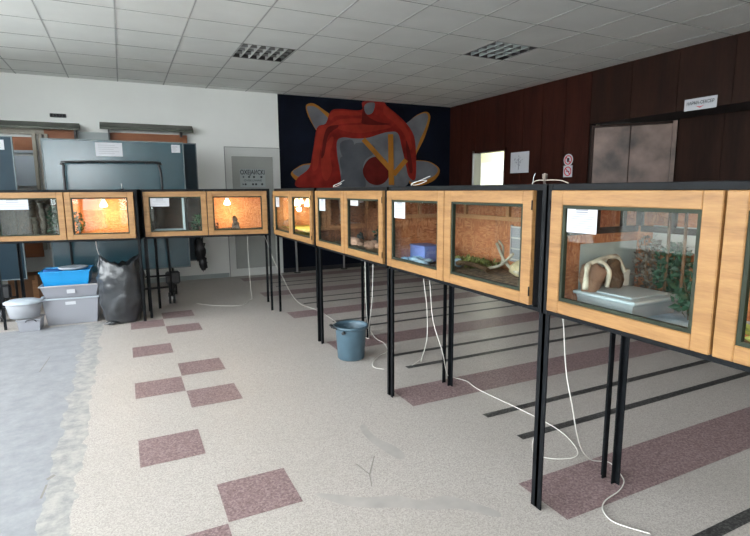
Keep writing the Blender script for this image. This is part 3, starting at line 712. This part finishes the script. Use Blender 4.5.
for k, (x, lab) in enumerate(((.235, 'dark upright rod before the white ledge, nearer the bushy plant'), (.30, 'dark upright rod before the white ledge, nearer the door hinge side'))):
    b = MB(); b.tube([(0, 0, 0), (.004, 0, .20), (0, 0, .425)], .006, 'bark', 8); put(b, 'rod', 'c4', x, .375, FZ, lab, 'rod', 'upright rods in the nearest terrarium')
b = MB(); b.box((0, -.17, 0), (.002, .17, .25), 'grey_board'); put(b, 'grey_sheet', 'c4', .028, .30, FZ + .001, 'pale grey sheet lining the side wall behind the driftwood', 'sheet')
lamp('c4', .62, .30, 'warm lamp hanging behind the door stile of the nearest terrarium', 1.6)
b = MB(); b.box((-.21, -.2, 0), (.21, .2, .0012), 'rag'); put(b, 'floor_sheet', 'c4', .38, .25, FZ + .0002, 'pale blue grey sheet on the floor under the milky tub', 'sheet')
substrate('c4', 1, 'soil', 'brown soil on the floor of the compartment cut by the right frame edge')
plant('c4', .76, .09, FZ + .018, (.05, .04, .05), 90, .06, 'leaf_light', 'yellow green grass tuft in the pane cut by the right frame edge', seed=6)
rock('c4', .76, .30, FZ + .016, (.06, .06, .2), 'rock', 'tall pitted brown rock in the pane cut by the right frame edge', 21, None, .25)

# ---- second cabinet
b = MB(); b.box((-.09, -.06, 0), (.09, .06, .006), 'violet_blue', .003)
for a_, c_ in (((-.09, -.06, .006), (-.084, .06, .10)), ((.084, -.06, .006), (.09, .06, .10)), ((-.084, -.06, .006), (.084, -.054, .10)), ((-.084, .054, .006), (.084, .06, .10))): b.box(a_, c_, 'violet_blue', .002)
b.box((-.096, -.066, .094), (.096, .066, .104), 'violet_blue', .004)
put(b, 'plastic_box', 'c3', .115, .205, FZ + .020, 'violet blue plastic box in the second terrarium', 'box')
b = MB()
for k in range(14): b.blob((rnd.uniform(-.2, .2), rnd.uniform(-.06, .06), .012 + rnd.uniform(0, .015)), (rnd.uniform(.03, .07), .03, .016), 'rag', k, .5, 2)
put(b, 'rag', 'c3', .28, .11, FZ + .020, 'crumpled pale blue rag in front of the violet blue box', 'rag')
substrate('c3', 2, 'soil', 'mossy brown soil under the bleached branch and blue box', .004)
b = MB(); leaves(b, (0, 0, .012), (.22, .09, .025), 420, .032, 'moss', 11); put(b, 'moss', 'c3', .46, .335, FZ + .022, 'green moss mat behind the bleached branch in the second terrarium', 'moss', None, 'stuff')
b = MB(); b.tube(smooth_path([(-.17, 0, .02), (-.05, .0, .03), (.05, -.01, .03), (.12, .0, .015)], 6), [.014] * 19, 'bark', 8); put(b, 'branch', 'c3', .58, .25, FZ + .016, 'brown stick lying on the moss in the second terrarium', 'branch')
b = MB()
b.tube(smooth_path([(-.16, 0, .012), (-.05, .01, .045), (.06, 0, .12)], 6), .008, 'pale_wood', 8); b.tube(smooth_path([(-.11, .03, .16), (-.04, .03, .07), (.04, .02, .03), (.10, .01, .02)], 6), .009, 'pale_wood', 8); b.tube(smooth_path([(-.05, .02, .05), (-.09, .06, .13), (-.14, .07, .17)], 6), .006, 'pale_wood', 8)
put(b, 'forked_branch', 'c3', .78, .30, FZ + .016, 'pale bleached forked branch in the second terrarium', 'branch')
rock('c3', .86, .37, FZ + .012, (.075, .06, .05), 'sand', 'pale stone beside the bleached branch in the second terrarium', 31)
rock('c3', .385, .27, FZ + .012, (.035, .03, .025), 'rag', 'small grey blue stone on the soil of the second terrarium', 33)
t = inside('water_rack', 'c3', .70, .473, .985, 'translucent ladder like rack on the back panel above the bleached branch', 'rack')  # reflection of a window in the pane, modelled as pale strips and a sheet
b = MB()
for x in (-.065, .065): b.box((x - .004, -.014, 0), (x + .004, -.004, .21), 'frost_tub')
b.build('rail', t); b = MB()
for k in range(4): b.box((-.065, -.013, .01 + k * .062), (.065, -.005, .018 + k * .062), 'paper_grey')
b.build('rung', t)
b = MB(); b.box((-.061, -.008, .0), (.061, -.0055, .2), 'clear_tub'); b.build('sheet', t)

# ---- third cabinet: stones
substrate('c2', 2, 'soil', 'dark soil under the pink and dark stones')
for k in range(26):
    x = .16 + .62 * rnd.random(); y = .16 + .27 * rnd.random(); pk = y < .27
    rr = rnd.uniform(.030, .055)
    rock('c2', x, y, FZ + .012 + (.0 if pk else .02), (rr, rr * .9, rr * (.7 if pk else 1.3)), 'rock_pink' if pk else 'rock_dark',
         'pinkish white stone at the front of the stone filled terrarium' if pk else 'dark stone at the back of the stone filled terrarium', 40 + k, 'pink stones in the terrarium' if pk else 'dark stones in the terrarium')
plant('c2', .42, .44, FZ + .016, (.14, .02, .07), 120, .04, 'leaf_dark', 'low dark plant behind the pink stones', seed=8)
rock('c2', .95, .20, FZ + .012, (.07, .04, .025), 'rag', 'flat blue grey stone right of the pink stones in the third terrarium', 71)
# ---- corner cabinet
substrate('c1', 2, 'leaf_light', 'bright yellow green bedding in the corner terrarium', .075)
rock('c1', .16, .12, FZ + .08, (.10, .06, .04), 'rock', 'reddish stone on the yellow bedding of the corner terrarium', 81)
lamp('c1', .42, .13, 'glowing lamp over the yellow bedding in the corner terrarium', 4.5)
lamp('c1', .72, .15, 'second glowing lamp in the corner terrarium, nearer the bucket', 2.5)
b = MB(); b.tube(smooth_path([(-.22, 0, .04), (0, .02, .10), (.2, 0, .07)], 6), .012, 'bark', 8); put(b, 'branch', 'c1', .62, .36, FZ + .075, 'thin dark branch on the yellow bedding in the corner terrarium', 'branch')
# ---- back row right cabinet
substrate('cB', 1, 'sand', 'pale sand under the stump in the back row')
b = MB(); b.blob((0, 0, .055), (.045, .04, .065), 'bark_grey', 5, .3); b.blob((-.008, 0, .13), (.028, .026, .034), 'bark_grey', 8, .25); b.blob((-.012, 0, .155), (.022, .02, .016), 'bark', 9, .25)
put(b, 'carved_stump', 'cB', .95, .18, FZ + .014, 'knobbly grey brown stump under the glowing lamp in the back row', 'stump')
b = MB(); b.tube(smooth_path([(-.28, 0, .018), (-.12, 0, .035), (.05, .01, .02), (.28, 0, .035)], 6), [.012] * 19, 'bark', 8); put(b, 'branch', 'cB', .99, .10, FZ + .012, 'long dark branch lying before the stump in the back row', 'branch')
lamp('cB', .865, .22, 'glowing lamp above the stump in the back row', 5.0)
plant('cB', .73, .12, FZ + .014, (.04, .04, .05), 40, .03, 'bark', 'small dry sprig beside the branch and stump in the back row', seed=12)
t = inside('glass_divider', 'cB', .40, .25, FZ + .001, 'upright pale glass divider in the dark back row compartment', 'divider')
b = MB(); b.box((-.004, -.19, 0), (.004, .19, .40), 'frost_tub'); b.build('sheet', t); b = MB(); b.box((-.012, -.20, 0), (.012, -.19, .40), 'lid_white'); b.build('edge_strip', t)
b = MB(); b.box((-.15, -.1, 0), (.15, .1, .004), 'lid_white'); b.box((-.15, -.1, .004), (-.145, .1, .05), 'lid_white'); b.box((.145, -.1, .004), (.15, .1, .05), 'lid_white'); b.box((-.145, -.1, .004), (.145, -.095, .05), 'lid_white'); b.box((-.145, .095, .004), (.145, .1, .05), 'lid_white')
put(b, 'tray', 'cB', .225, .17, FZ + .001, 'shallow white tray left of the glass divider', 'tray')
plant('cB', .53, .2, FZ, (.06, .08, .10), 120, .045, 'leaf', 'green plant right of the glass divider in the back row', seed=14)
b = MB(); b.blob((0, 0, .09), (.05, .04, .09), 'rock_pink', 12, .3); put(b, 'stone', 'cB', .52, .40, FZ, 'pale upright stone behind the green plant in the back row', 'stone')
# ---- leftmost cabinet
lamp('cA', .965, .22, 'glowing lamp in the leftmost cabinet above the plastic tubs', 6.5)
substrate('cA', 1, 'sand', 'bright sand under the lamp in the leftmost cabinet')
plant('cA', .73, .14, FZ + .014, (.05, .05, .13), 110, .035, 'leaf', 'leafy green sprig at the lit edge of the leftmost cabinet', seed=16)
plant('cA', .50, .22, FZ, (.08, .08, .17), 420, .04, 'leaf_dark', 'dense dark plant in the dark compartment of the leftmost cabinet', seed=18)
for k, (x, hh, lab) in enumerate(((.27, .21, 'shortest upright grey bark slab in the leftmost dark compartment'), (.335, .36, 'tall upright grey bark slab in the leftmost dark compartment'), (.39, .30, 'upright grey bark slab next to the dense dark plant'))):
    b = MB(); b.tube(smooth_path([(0, 0, 0), (.006, .0, hh * .5), (-.004, .0, hh)], 5), [.026 + .006 * math.sin(i * 2 + k) for i in range(11)], 'bark_grey', 9); put(b, 'bark_slab', 'cA', x, .30 + .03 * k, FZ, lab, 'bark', 'bark slabs in the leftmost terrarium')
b = MB(); b.lathe([(.001, 0), (.026, .002), (.028, .02), (.028, .13), (.012, .165), (.012, .19), (.001, .192)], (0, 0, 0), 'frost_tub', 20); put(b, 'plastic_bottle', 'cA', .575, .09, FZ, 'clear plastic bottle before the dense dark plant in the leftmost cabinet', 'bottle')

# ------------------------------------------------------------------ cables
def cable(pts, label, r=.0028, group=None, m='cable', cat='cable', name='power_cable', n=8):
    b = MB(); P = smooth_path(pts, n); b.tube(P, r, m, 7); return tag(b.build(name), label, cat, group)
z = .0065
cable([(1.70, 1.60, .888), (1.700, 1.584, 0.80), (1.700, 1.558, 0.609), (1.71, 1.525, 0.461), (1.86, 1.60, .20), (2.05, 1.69, .03), (2.146, 1.66, z), (2.125, 1.60, z), (2.11, 1.575, z), (2.10, 1.548, z), (2.06, 1.50, z), (1.977, 1.462, z), (1.855, 1.437, z), (1.787, 1.391, z), (1.764, 1.312, z), (1.832, 1.200, z)], 'white cable snaking past the nearest rear legs to the frame bottom')
cable([(1.78, 2.83, .888), (1.780, 2.805, 0.782), (1.780, 2.764, 0.548), (1.80, 2.68, 0.354), (1.98, 2.88, .10), (2.12, 3.00, .012), (2.17, 2.90, z), (2.151, 2.724, z), (2.190, 2.273, z), (2.185, 2.023, z), (2.113, 1.839, z), (2.034, 1.774, z), (1.930, 1.804, z), (1.85, 1.86, .02), (1.72, 1.76, .15), (1.640, 1.66, 0.306), (1.632, 1.655, 0.448), (1.628, 1.632, 0.598), (1.625, 1.60, 0.80), (1.625, 1.598, .888)], 'white cable looping along the floor and up the nearest front leg')
cable([(1.80, 2.93, .888), (1.800, 2.913, 0.777), (1.800, 2.871, 0.590), (1.800, 2.87, 0.384), (1.90, 3.10, .16), (2.08, 3.40, .02), (2.15, 3.50, z), (2.07, 3.44, z), (1.986, 3.384, z)], 'white cable dropping from the second cabinet, ending in a short curl')
cable([(1.85, 3.98, .888), (1.850, 3.968, 0.780), (1.850, 3.954, 0.445), (1.93, 4.10, .2), (2.08, 4.40, .02), (2.12, 4.42, z), (2.06, 4.20, z), (2.055, 4.011, z), (1.98, 3.80, z), (1.86, 3.72, z), (1.738, 3.592, z), (1.694, 3.482, z), (1.744, 3.405, z)], 'white cable hanging behind the blue bucket, looping out on the floor beside it')
cable([(1.87, 3.85, .888), (1.87, 3.847, 0.795), (1.87, 3.873, 0.460), (1.90, 4.0, .2), (1.98, 4.18, .02), (1.99, 4.30, z)], 'straight white cable behind the blue bucket, twin of the looping one')
cable([(1.50, 6.30, .888), (1.550, 6.24, 0.816), (1.570, 5.95, 0.568), (1.62, 5.80, 0.40), (1.78, 5.92, .12), (1.88, 5.90, .01), (1.924, 5.702, z), (1.961, 5.454, z), (1.956, 5.092, z), (1.93, 4.80, z), (1.86, 4.45, z), (1.75, 4.15, z)], 'white cable sweeping from the row corner down to the blue bucket')
cable([(1.30, 6.10, .888), (1.31, 6.14, .6), (1.36, 6.32, .2), (1.40, 6.45, .03), (1.382, 6.494, z), (1.28, 6.28, z), (1.16, 6.21, z), (0.921, 6.348, z), (0.738, 6.569, z)], 'white cable curling on the floor below the back row terrarium')
cable([(-.30, 6.32, .90), (-.29, 6.32, .75), (-.24, 6.22, .66)], 'thin pale cord hanging above the black bag', .003)
def wire_loop(y, label):
    b = MB(); P = smooth_path([(1.70, y + .10, 1.424), (1.70, y + .09, 1.44), (1.72, y + .05, 1.452), (1.72, y - .03, 1.456), (1.70, y - .09, 1.452), (1.68, y - .05, 1.436), (1.68, y + .02, 1.428), (1.69, y + .07, 1.436), (1.71, y + .0, 1.458), (1.72, y - .10, 1.482)], 8)
    b.tube(P, .0019, 'cable', 6); tag(b.build('wire_loop'), label, 'wire', 'wire loops on the cabinets')
wire_loop(4.20, 'small white wire loop on top of the cabinet behind the bucket')
wire_loop(2.82, 'small white wire loop on top of the second cabinet')
t = thing('cable_plug', 'small grey plug with curved wire on top between the two nearest cabinets', 'plug', (1.75, 1.787, 1.419))
b = MB(); b.lathe([(.001, 0), (.006, 0), (.006, .022), (.010, .026), (.013, .036), (.012, .048), (.001, .052)], (0, 0, 0), 'bark_grey', 16); b.build('plug_body', t)
b = MB(); b.tube(smooth_path([(-.02, .06, .004), (-.01, .045, .018), (.0, .0, .02), (.0, -.09, .018), (-.02, -.16, .004)], 6), .0022, 'pale_wood', 6); b.tube(smooth_path([(-.02, .055, .0), (-.02, .05, .035), (-.015, .045, .052)], 5), .0016, 'steel', 6); b.build('wire', t)

# ------------------------------------------------------------------ bucket, bag, tubs
t = thing('bucket', 'blue grey plastic bucket standing on the floor under the cabinets', 'bucket', (1.635, 3.80, 0))
b = MB(); b.lathe([(.001, .004), (.100, .004), (.104, .0), (.112, .01), (.128, .255), (.132, .265), (.146, .268), (.148, .285), (.140, .29), (.130, .284), (.124, .262), (.108, .014), (.001, .012)], (0, 0, 0), 'bucket', 48); b.build('bucket_body', t)
b = MB(); b.tube(smooth_path([(-.10, .11, .262), (-.15, .09, .28), (-.17, .02, .29), (-.15, -.06, .28)], 6), .006, 'black_plastic', 8); b.tube([(-.165, .0, .285), (-.155, .06, .288)], .012, 'black_plastic', 10); b.build('handle', t)
b = MB()
for a in (2.4, -2.4): b.tube([(.135 * math.cos(a), .135 * math.sin(a), .25), (.157 * math.cos(a), .157 * math.sin(a), .25)], .014, 'black_plastic', 10)
b.build('handle_lug', t)

t = thing('garbage_bag', 'full black plastic bag standing next to the stacked tubs', 'bag', (-.075, 6.06, 0))
b = MB(); seg, nr = 56, 34; rings = []
for i in range(nr + 1):
    zz = .66 * i / nr; u = i / nr
    r0 = .15 + .055 * math.sin(min(1, u * 1.6) * PI * .62) - .02 * max(0, u - .75) * 4
    ring = []
    for k in range(seg):
        a = 2 * PI * k / seg
        n1 = noise.noise(Vector((math.cos(a) * 1.6, math.sin(a) * 1.6, zz * 5))); n2 = noise.noise(Vector((math.cos(a) * 4 + 3, math.sin(a) * 4, zz * 11)))
        r = r0 * (1 + .10 * n1 + .06 * n2) * (.93 if i == 0 else 1)
        top = 0
        n3 = noise.noise(Vector((math.cos(a) * 3, math.sin(a) * 3 + zz * 14, zz * 22))); r *= 1 + .035 * n3
        if u > .8: top = ((u - .8) * 5) ** 1.5 * (.05 * math.cos(2 * (a - .1)) + .03 * n2 + .02)
        ring.append(b.bm.verts.new((r * 1.10 * math.cos(a), r * .85 * math.sin(a), max(0.001, zz + top))))
    rings.append(ring)
fs = []
for a_, c_ in zip(rings, rings[1:]):
    for k in range(seg): fs.append(b.bm.faces.new([a_[k], a_[(k + 1) % seg], c_[(k + 1) % seg], c_[k]]))
ctr = b.bm.verts.new((.01, 0, .56))
for k in range(seg): fs.append(b.bm.faces.new([rings[-1][k], rings[-1][(k + 1) % seg], ctr]))
bc = b.bm.verts.new((0, 0, .001))
for k in range(seg): fs.append(b.bm.faces.new([rings[0][(k + 1) % seg], rings[0][k], bc]))
b._tag(fs, 'bag', True); b.build('bag_body', t)
b = MB(); b.blob((-.12, -.12, .022), (.06, .035, .022), 'bag', 4, .5); b.build('folded_corner', t)
b = MB(); b.tube(smooth_path([(-.19, -.02, .56), (-.205, -.02, .63), (-.19, -.015, .69)], 5), [.02, .02, .018, .016, .014, .012, .011, .01, .009, .008, .006], 'bag', 9); b.build('tie_ear', t)

def open_shell(b, w0, d0, w1, d1, h, m, th=.004):
    P0 = [(-w0 / 2, -d0 / 2), (w0 / 2, -d0 / 2), (w0 / 2, d0 / 2), (-w0 / 2, d0 / 2)]; P1 = [(-w1 / 2, -d1 / 2), (w1 / 2, -d1 / 2), (w1 / 2, d1 / 2), (-w1 / 2, d1 / 2)]
    b.extrude_poly([(*p, 0) for p in P0], (0, 0, th), m)
    for i in range(4):
        j = (i + 1) % 4
        n = Vector(((P0[i][1] - P0[j][1]), (P0[j][0] - P0[i][0]), 0)).normalized() * th
        b.extrude_poly([(*P0[i], th), (*P0[j], th), (*P1[j], h), (*P1[i], h)], n, m)
def rim(b, w, d, z0, z1, e, m):
    b.box((-w / 2 - e, -d / 2 - e, z0), (w / 2 + e, -d / 2 + .003, z1), m, .003); b.box((-w / 2 - e, d / 2 - .003, z0), (w / 2 + e, d / 2 + e, z1), m, .003)
    b.box((-w / 2 - e, -d / 2 + .003, z0), (-w / 2 + .003, d / 2 - .003, z1), m, .003); b.box((w / 2 - .003, -d / 2 + .003, z0), (w / 2 + e, d / 2 - .003, z1), m, .003)
RB = math.radians(-3)
bx, by = -.565, 6.36
t = thing('storage_box', 'large clear storage box at the bottom of the stack beside the black bag', 'storage box', (bx, by, 0), RB, 'storage boxes by the wall')
b = MB(); open_shell(b, .46, .34, .52, .40, .285, 'clear_tub'); b.build('box_body', t)
b = MB(); rim(b, .52, .40, .275, .292, .012, 'lid_white'); b.build('rim', t)
b = MB(); b.box((-.05, -.196, .215), (.045, -.188, .262), 'paper'); b.build('sticker', t)
b = MB(); b.box((.272, -.03, .24), (.30, .03, .285), 'lid_white', .004); b.box((-.30, -.03, .24), (-.272, .03, .285), 'lid_white', .004); b.build('grip', t)
t = thing('storage_box', 'shallow greyish clear box under the bright blue tub', 'storage box', (bx + .005, by, .293), RB, 'storage boxes by the wall')
b = MB(); open_shell(b, .47, .34, .54, .42, .13, 'clear_tub'); b.build('box_body', t)
b = MB(); rim(b, .54, .42, .12, .135, .012, 'lid_grey'); b.build('rim', t)
b = MB(); b.box((-.03, -.206, .045), (.045, -.198, .085), 'paper'); b.build('sticker', t)
t = thing('blue_tub', 'bright blue open tub on top of the stacked storage boxes', 'tub', (bx - .03, by, .4), RB)
b = MB(); open_shell(b, .40, .30, .46, .36, .17, 'blue'); b.build('tub_body', t)
b = MB(); rim(b, .46, .36, .16, .175, .008, 'blue'); b.build('rim', t)
b = MB(); b.blob((-.14, -.03, .15), (.10, .12, .035), 'blue_dark', 3, .5)
tag(b.build('folded_cloth', None, (bx - .03, by, .4), RB), 'dark blue cloth bunched in the bright blue tub', 'cloth')
b = MB(); b.lathe([(.001, .168), (.12, .165), (.14, .176), (.145, .186), (.13, .188), (.1, .18), (.001, .182)], (.06, -.01, 0), 'lid_white', 32)
tag(b.build('white_basin_lid', None, (bx - .03, by, .408), RB), 'white round lid lying on the bright blue tub', 'lid')
sx_, sy_ = -.94, 6.14
t = thing('low_bin', 'low clear bin on the floor beneath the oval white lidded tub', 'storage box', (sx_, sy_, 0), RB, 'storage boxes by the wall')
b = MB(); open_shell(b, .18, .20, .20, .22, .12, 'clear_tub'); b.build('bin_body', t); b = MB(); rim(b, .20, .22, .11, .124, .007, 'frost_tub'); b.build('rim', t)
b = MB(); b.tube(smooth_path([(-.02, -.122, .10), (-.01, -.127, .118), (.05, -.127, .122), (.07, -.122, .10)], 5), .005, 'black_plastic', 8); b.build('latch', t)
t = thing('oval_tub', 'oval clear tub with a bluish white lid on the low bin', 'tub', (sx_ - .05, sy_ + .02, .125), RB)
b = MB(); b.lathe([(.001, .0), (.115, .0), (.125, .01), (.155, .16), (.151, .162), (.12, .014), (.001, .006)], (0, 0, 0), 'frost_tub', 40, squash=(1.05, .8)); b.build('tub_body', t)
b = MB(); b.lathe([(.164, .152), (.166, .166), (.15, .176), (.11, .19), (.001, .192)], (0, 0, 0), 'lid_white', 40, squash=(1.05, .8)); b.lathe([(.164, .152), (.15, .158), (.001, .158)], (0, 0, 0), 'lid_white', 40, squash=(1.05, .8)); b.build('lid', t)

# ------------------------------------------------------------------ folded table-tennis tables behind the back row
def fold_table(x, y, label, front, rear, off=.205):
    t = thing('folded_table', label, 'table', (x, y, 0), 0, 'folded table tennis tables')
    for (dx, dy, z0, z1, m) in ((0, .15, .44, 1.985, front), (off, .57, .46, 2.015, rear)):
        b = MB(); b.box((-.75 + dx, dy, z0), (.735 + dx, dy + .022, z1), m, .003); o = b.build('tabletop', t)
        b = MB(); e = .012
        b.box((-.75 + dx - e, dy - .004, z0 - e), (-.75 + dx, dy + .03, z1 + e), 'table_edge'); b.box((.735 + dx, dy - .004, z0 - e), (.735 + dx + e, dy + .03, z1 + e), 'table_edge')
        b.box((-.75 + dx, dy - .004, z1), (.735 + dx, dy + .03, z1 + e), 'table_edge'); b.box((-.75 + dx, dy - .004, z0 - e), (.735 + dx, dy + .03, z0), 'table_edge'); b.build('edge_band', o)
    b = MB(); P = [(-.555, .0, .10), (-.555, .0, 1.62), (-.545, .0, 1.69), (-.50, 0, 1.73), (.39, 0, 1.74), (.435, 0, 1.70), (.455, 0, 1.62), (.49, 0, .10)]
    b.tube(P[:1] + smooth_path(P[1:7], 4) + P[7:], .014, 'black_plastic', 10)
    for xx in (-.2, .3): b.tube([(xx, 0, 1.735), (xx + .0, .15, 1.735)], .008, 'black_plastic', 8)
    b.build('tube_frame', t)
    b = MB(); b.tube([(-.56, .0, .36), (.485, 0, .36)], .012, 'black_plastic', 8); b.tube([(-.555, .0, .16), (-.555, .6, .16)], .014, 'black_plastic', 8); b.tube([(.485, .0, .16), (.485, .6, .16)], .014, 'black_plastic', 8); b.tube([(.56, .60, .12), (.56, .585, .6)], .014, 'black_plastic', 8); b.tube([(-.555, .6, .12), (-.555, .585, .6)], .014, 'black_plastic', 8); b.tube([(-.555, .3, .16), (.485, .3, .16)], .014, 'black_plastic', 8)
    b.tube([(.485, .6, .16), (.56, .6, .16)], .012, 'black_plastic', 8)
    b.build('undercarriage', t)
    b = MB(); b.box((.43, .02, .24), (.60, .10, .40), 'black_plastic', .02); b.box((.46, .05, .12), (.53, .09, .26), 'black_plastic', .01); b.build('caster_bracket', t)
    for xx, yy in ((-.555, 0), (.485, 0), (-.555, .6), (.56, .6)):
        b = MB()
        for s_ in (-.025, .025):
            b.tube([(xx + s_ - .012, yy, .072), (xx + s_ + .012, yy, .072)], .07, 'wheel', 24)
        w_ = b.build('wheel', t)
        b = MB(); b.tube([(xx - .045, yy, .072), (xx + .045, yy, .072)], .018, 'steel', 12); b.build('hub', w_)
    b = MB(); b.box((-.02, -.03, 1.395), (.05, .02, 1.43), 'black_plastic', .006); b.tube([(.02, -.01, 1.43), (.02, -.01, 1.49)], .005, 'steel', 6); b.tube([(-.04, .14, 1.41), (.0, -.01, 1.41)], .01, 'black_plastic', 6); b.build('lock_latch', t)
fold_table(-.02, 6.75, 'folded teal table tennis table on wheels behind the middle of the back row', 'teal', 'navy')
fold_table(-1.775, 6.64, 'folded navy table tennis table at the left frame edge', 'navy', 'teal', -.12)
def table_note(x0, x1, z0, z1, y, label, m='paper'):
    t = thing('taped_note', label, 'note', ((x0 + x1) / 2, y, (z0 + z1) / 2), 0, 'notes taped to folded tables')
    b = MB(); b.box((-(x1 - x0) / 2, -.001, -(z1 - z0) / 2), ((x1 - x0) / 2, 0, (z1 - z0) / 2), m); b.build('sheet', t)
    b = MB()
    for k in range(5): b.box((-(x1 - x0) * .4, -.0016, (z1 - z0) * (.3 - .15 * k) - .002), ((x1 - x0) * rnd.uniform(.0, .4), -.001, (z1 - z0) * (.3 - .15 * k) + .002), 'ink')
    b.build('print_lines', t)
table_note(-.245, .038, 1.81, 1.968, 6.899, 'wide white printed sheet on the teal folded table')
table_note(.585, .685, 1.87, 1.965, 6.899, 'small square white sheet near the corner of the teal folded table')
table_note(-1.24, -1.105, 1.85, 1.955, 6.789, 'white sheet on the navy folded table at the left frame edge')
t = thing('net_bag', 'black bundled net hanging at the end of the teal folded table', 'net', (.90, 7.28, .0))
b = MB(); b.blob((0, 0, .60), (.07, .06, .16), 'black_plastic', 4, .6, 3, 3); b.blob((.03, -.02, .42), (.05, .04, .10), 'black_plastic', 7, .6, 3, 3); b.build('bundle', t)
b = MB(); b.tube([(0, .02, .72), (0, .095, 1.0), (0, .092, 1.2)], .006, 'black_plastic', 6); b.build('strap', t)

# ------------------------------------------------------------------ boards against the white wall behind the tables
t = thing('wall_board', 'long brown board under a dark grey metal hood, left of the gap', 'board', (-1.6, YB, 0), 0, 'hooded boards on the white wall')
b = MB(); b.extrude_poly([(-1.0, -.001, 2.345), (-1.0, -.16, 2.265), (-1.0, -.16, 2.235), (-1.0, -.001, 2.26)], (2.13, 0, 0), 'dark_steel'); b.build('hood', t)
b = MB(); b.box((.70, -.05, .95), (1.08, -.012, 2.245), 'brown_board', .003); b.box((-1.0, -.05, 2.17), (.70, -.012, 2.245), 'cream_wood'); b.build('board', t)
b = MB(); b.box((1.06, -.14, 1.95), (1.085, -.05, 2.235), 'black_plastic'); b.build('bracket', t)
b = MB()
for x0, x1 in ((-.95, -.9), (.555, .60), (.625, .675), (.70, .74)): b.box((x0, -.075, .6), (x1, -.03, 2.18), 'cream_wood', .004)
b.build('post', t)
b = MB(); b.box((-.9, -.06, 1.95), (.555, -.02, 2.13), 'brown_board'); b.box((-.9, -.065, 1.92), (.555, -.02, 1.955), 'lid_white'); b.build('upper_panel', t)
b = MB(); b.box((-.9, -.055, 1.48), (.555, -.02, 1.88), 'pale_blue'); b.build('lower_panel', t)
b = MB(); b.box((-.9, -.055, .5), (.555, -.02, 1.42), 'brown_board'); b.build('base_panel', t)
t = thing('wall_board', 'brown board under a dark grey metal hood, right of the gap, over the teal table', 'board', (.4, YB, 0), 0, 'hooded boards on the white wall')
b = MB(); b.extrude_poly([(-.62, -.001, 2.38), (-.62, -.16, 2.30), (-.62, -.16, 2.265), (-.62, -.001, 2.29)], (1.25, 0, 0), 'dark_steel'); b.build('hood', t)
b = MB(); b.box((-.50, -.05, .95), (.545, -.012, 2.235), 'brown_board', .003); b.build('board', t)
b = MB(); b.box((-.52, -.14, 1.95), (-.50, -.05, 2.27), 'black_plastic'); b.box((.44, -.14, 2.2), (.47, -.05, 2.27), 'black_plastic'); b.build('bracket', t)
b = MB(); b.box((-.50, -.02, 1.0), (-.10, -.002, 2.23), 'grey_board'); tag(b.build('grey_board', None, (0, YB, 0)), 'plain grey panel on the white wall in the gap between the hooded boards', 'panel')
# brown box and leaning board low behind the leftmost cabinet
t = thing('cardboard_box', 'brown cardboard box on the floor behind the oval tub', 'box', (-1.08, 7.75, 0), .05)
b = MB(); b.box((-.28, -.18, 0), (.28, .18, .36), 'cardboard', .004); b.build('box_body', t); b = MB(); b.box((-.28, -.19, .30), (.0, -.181, .36), 'cardboard'); b.box((-.03, -.185, .0), (.03, -.1805, .36), 'batten'); b.build('flap', t)
b = MB(); b.box((-.75, 7.34, .02), (-.63, 7.38, 1.05), 'brown_board', .004); tag(b.build('leaning_plank'), 'upright brown plank below the leftmost cabinet behind the blue tub', 'plank')
# pale posts standing by the mural
for x, lab in ((2.60, 'slim pale metal post before the mural, nearer the white wall door'), (3.47, 'slim pale metal post before the mural, farther from the white wall door')):
    t = thing('metal_post', lab, 'post', (x, 8.33, 0), 0, 'pale posts by the mural')
    b = MB(); b.tube([(0, 0, .012), (-.02 if x < 3 else 0, 0, 1.1)], .017, 'steel', 12); b.build('shaft', t)
    b = MB(); b.lathe([(.001, 0), (.06, 0), (.06, .012), (.02, .016), (.001, .016)], (0, 0, 0), 'dark_steel', 20); b.build('foot_plate', t)

# ------------------------------------------------------------------ world, camera, view
W = bpy.data.worlds.new('sky'); S.world = W; W.use_nodes = True
nt = W.node_tree; bg = nt.nodes['Background']; bg.inputs[0].default_value = (0.93, 0.97, 1.0, 1); bg.inputs[1].default_value = 16.5
cam = bpy.data.cameras.new('camera'); co = bpy.data.objects.new('camera', cam); COL.objects.link(co)
cam.sensor_width = 36; cam.lens = FPX / 750 * 36; cam.clip_start = 0.05; cam.clip_end = 100
co.matrix_world = Matrix(((RT.x, -DN.x, -FW.x, 0), (RT.y, -DN.y, -FW.y, 0), (RT.z, -DN.z, -FW.z, CH), (0, 0, 0, 1)))
S.camera = co
S.view_settings.view_transform = 'Standard'; S.view_settings.look = 'None'; S.view_settings.gamma = 1; S.view_settings.use_curve_mapping = False
S.view_settings.exposure = 0.0
S.cycles.use_denoising = True; S.cycles.max_bounces = 10; S.cycles.transparent_max_bounces = 16; S.cycles.sample_clamp_indirect = 6
S.cycles.caustics_reflective = False; S.cycles.caustics_refractive = False
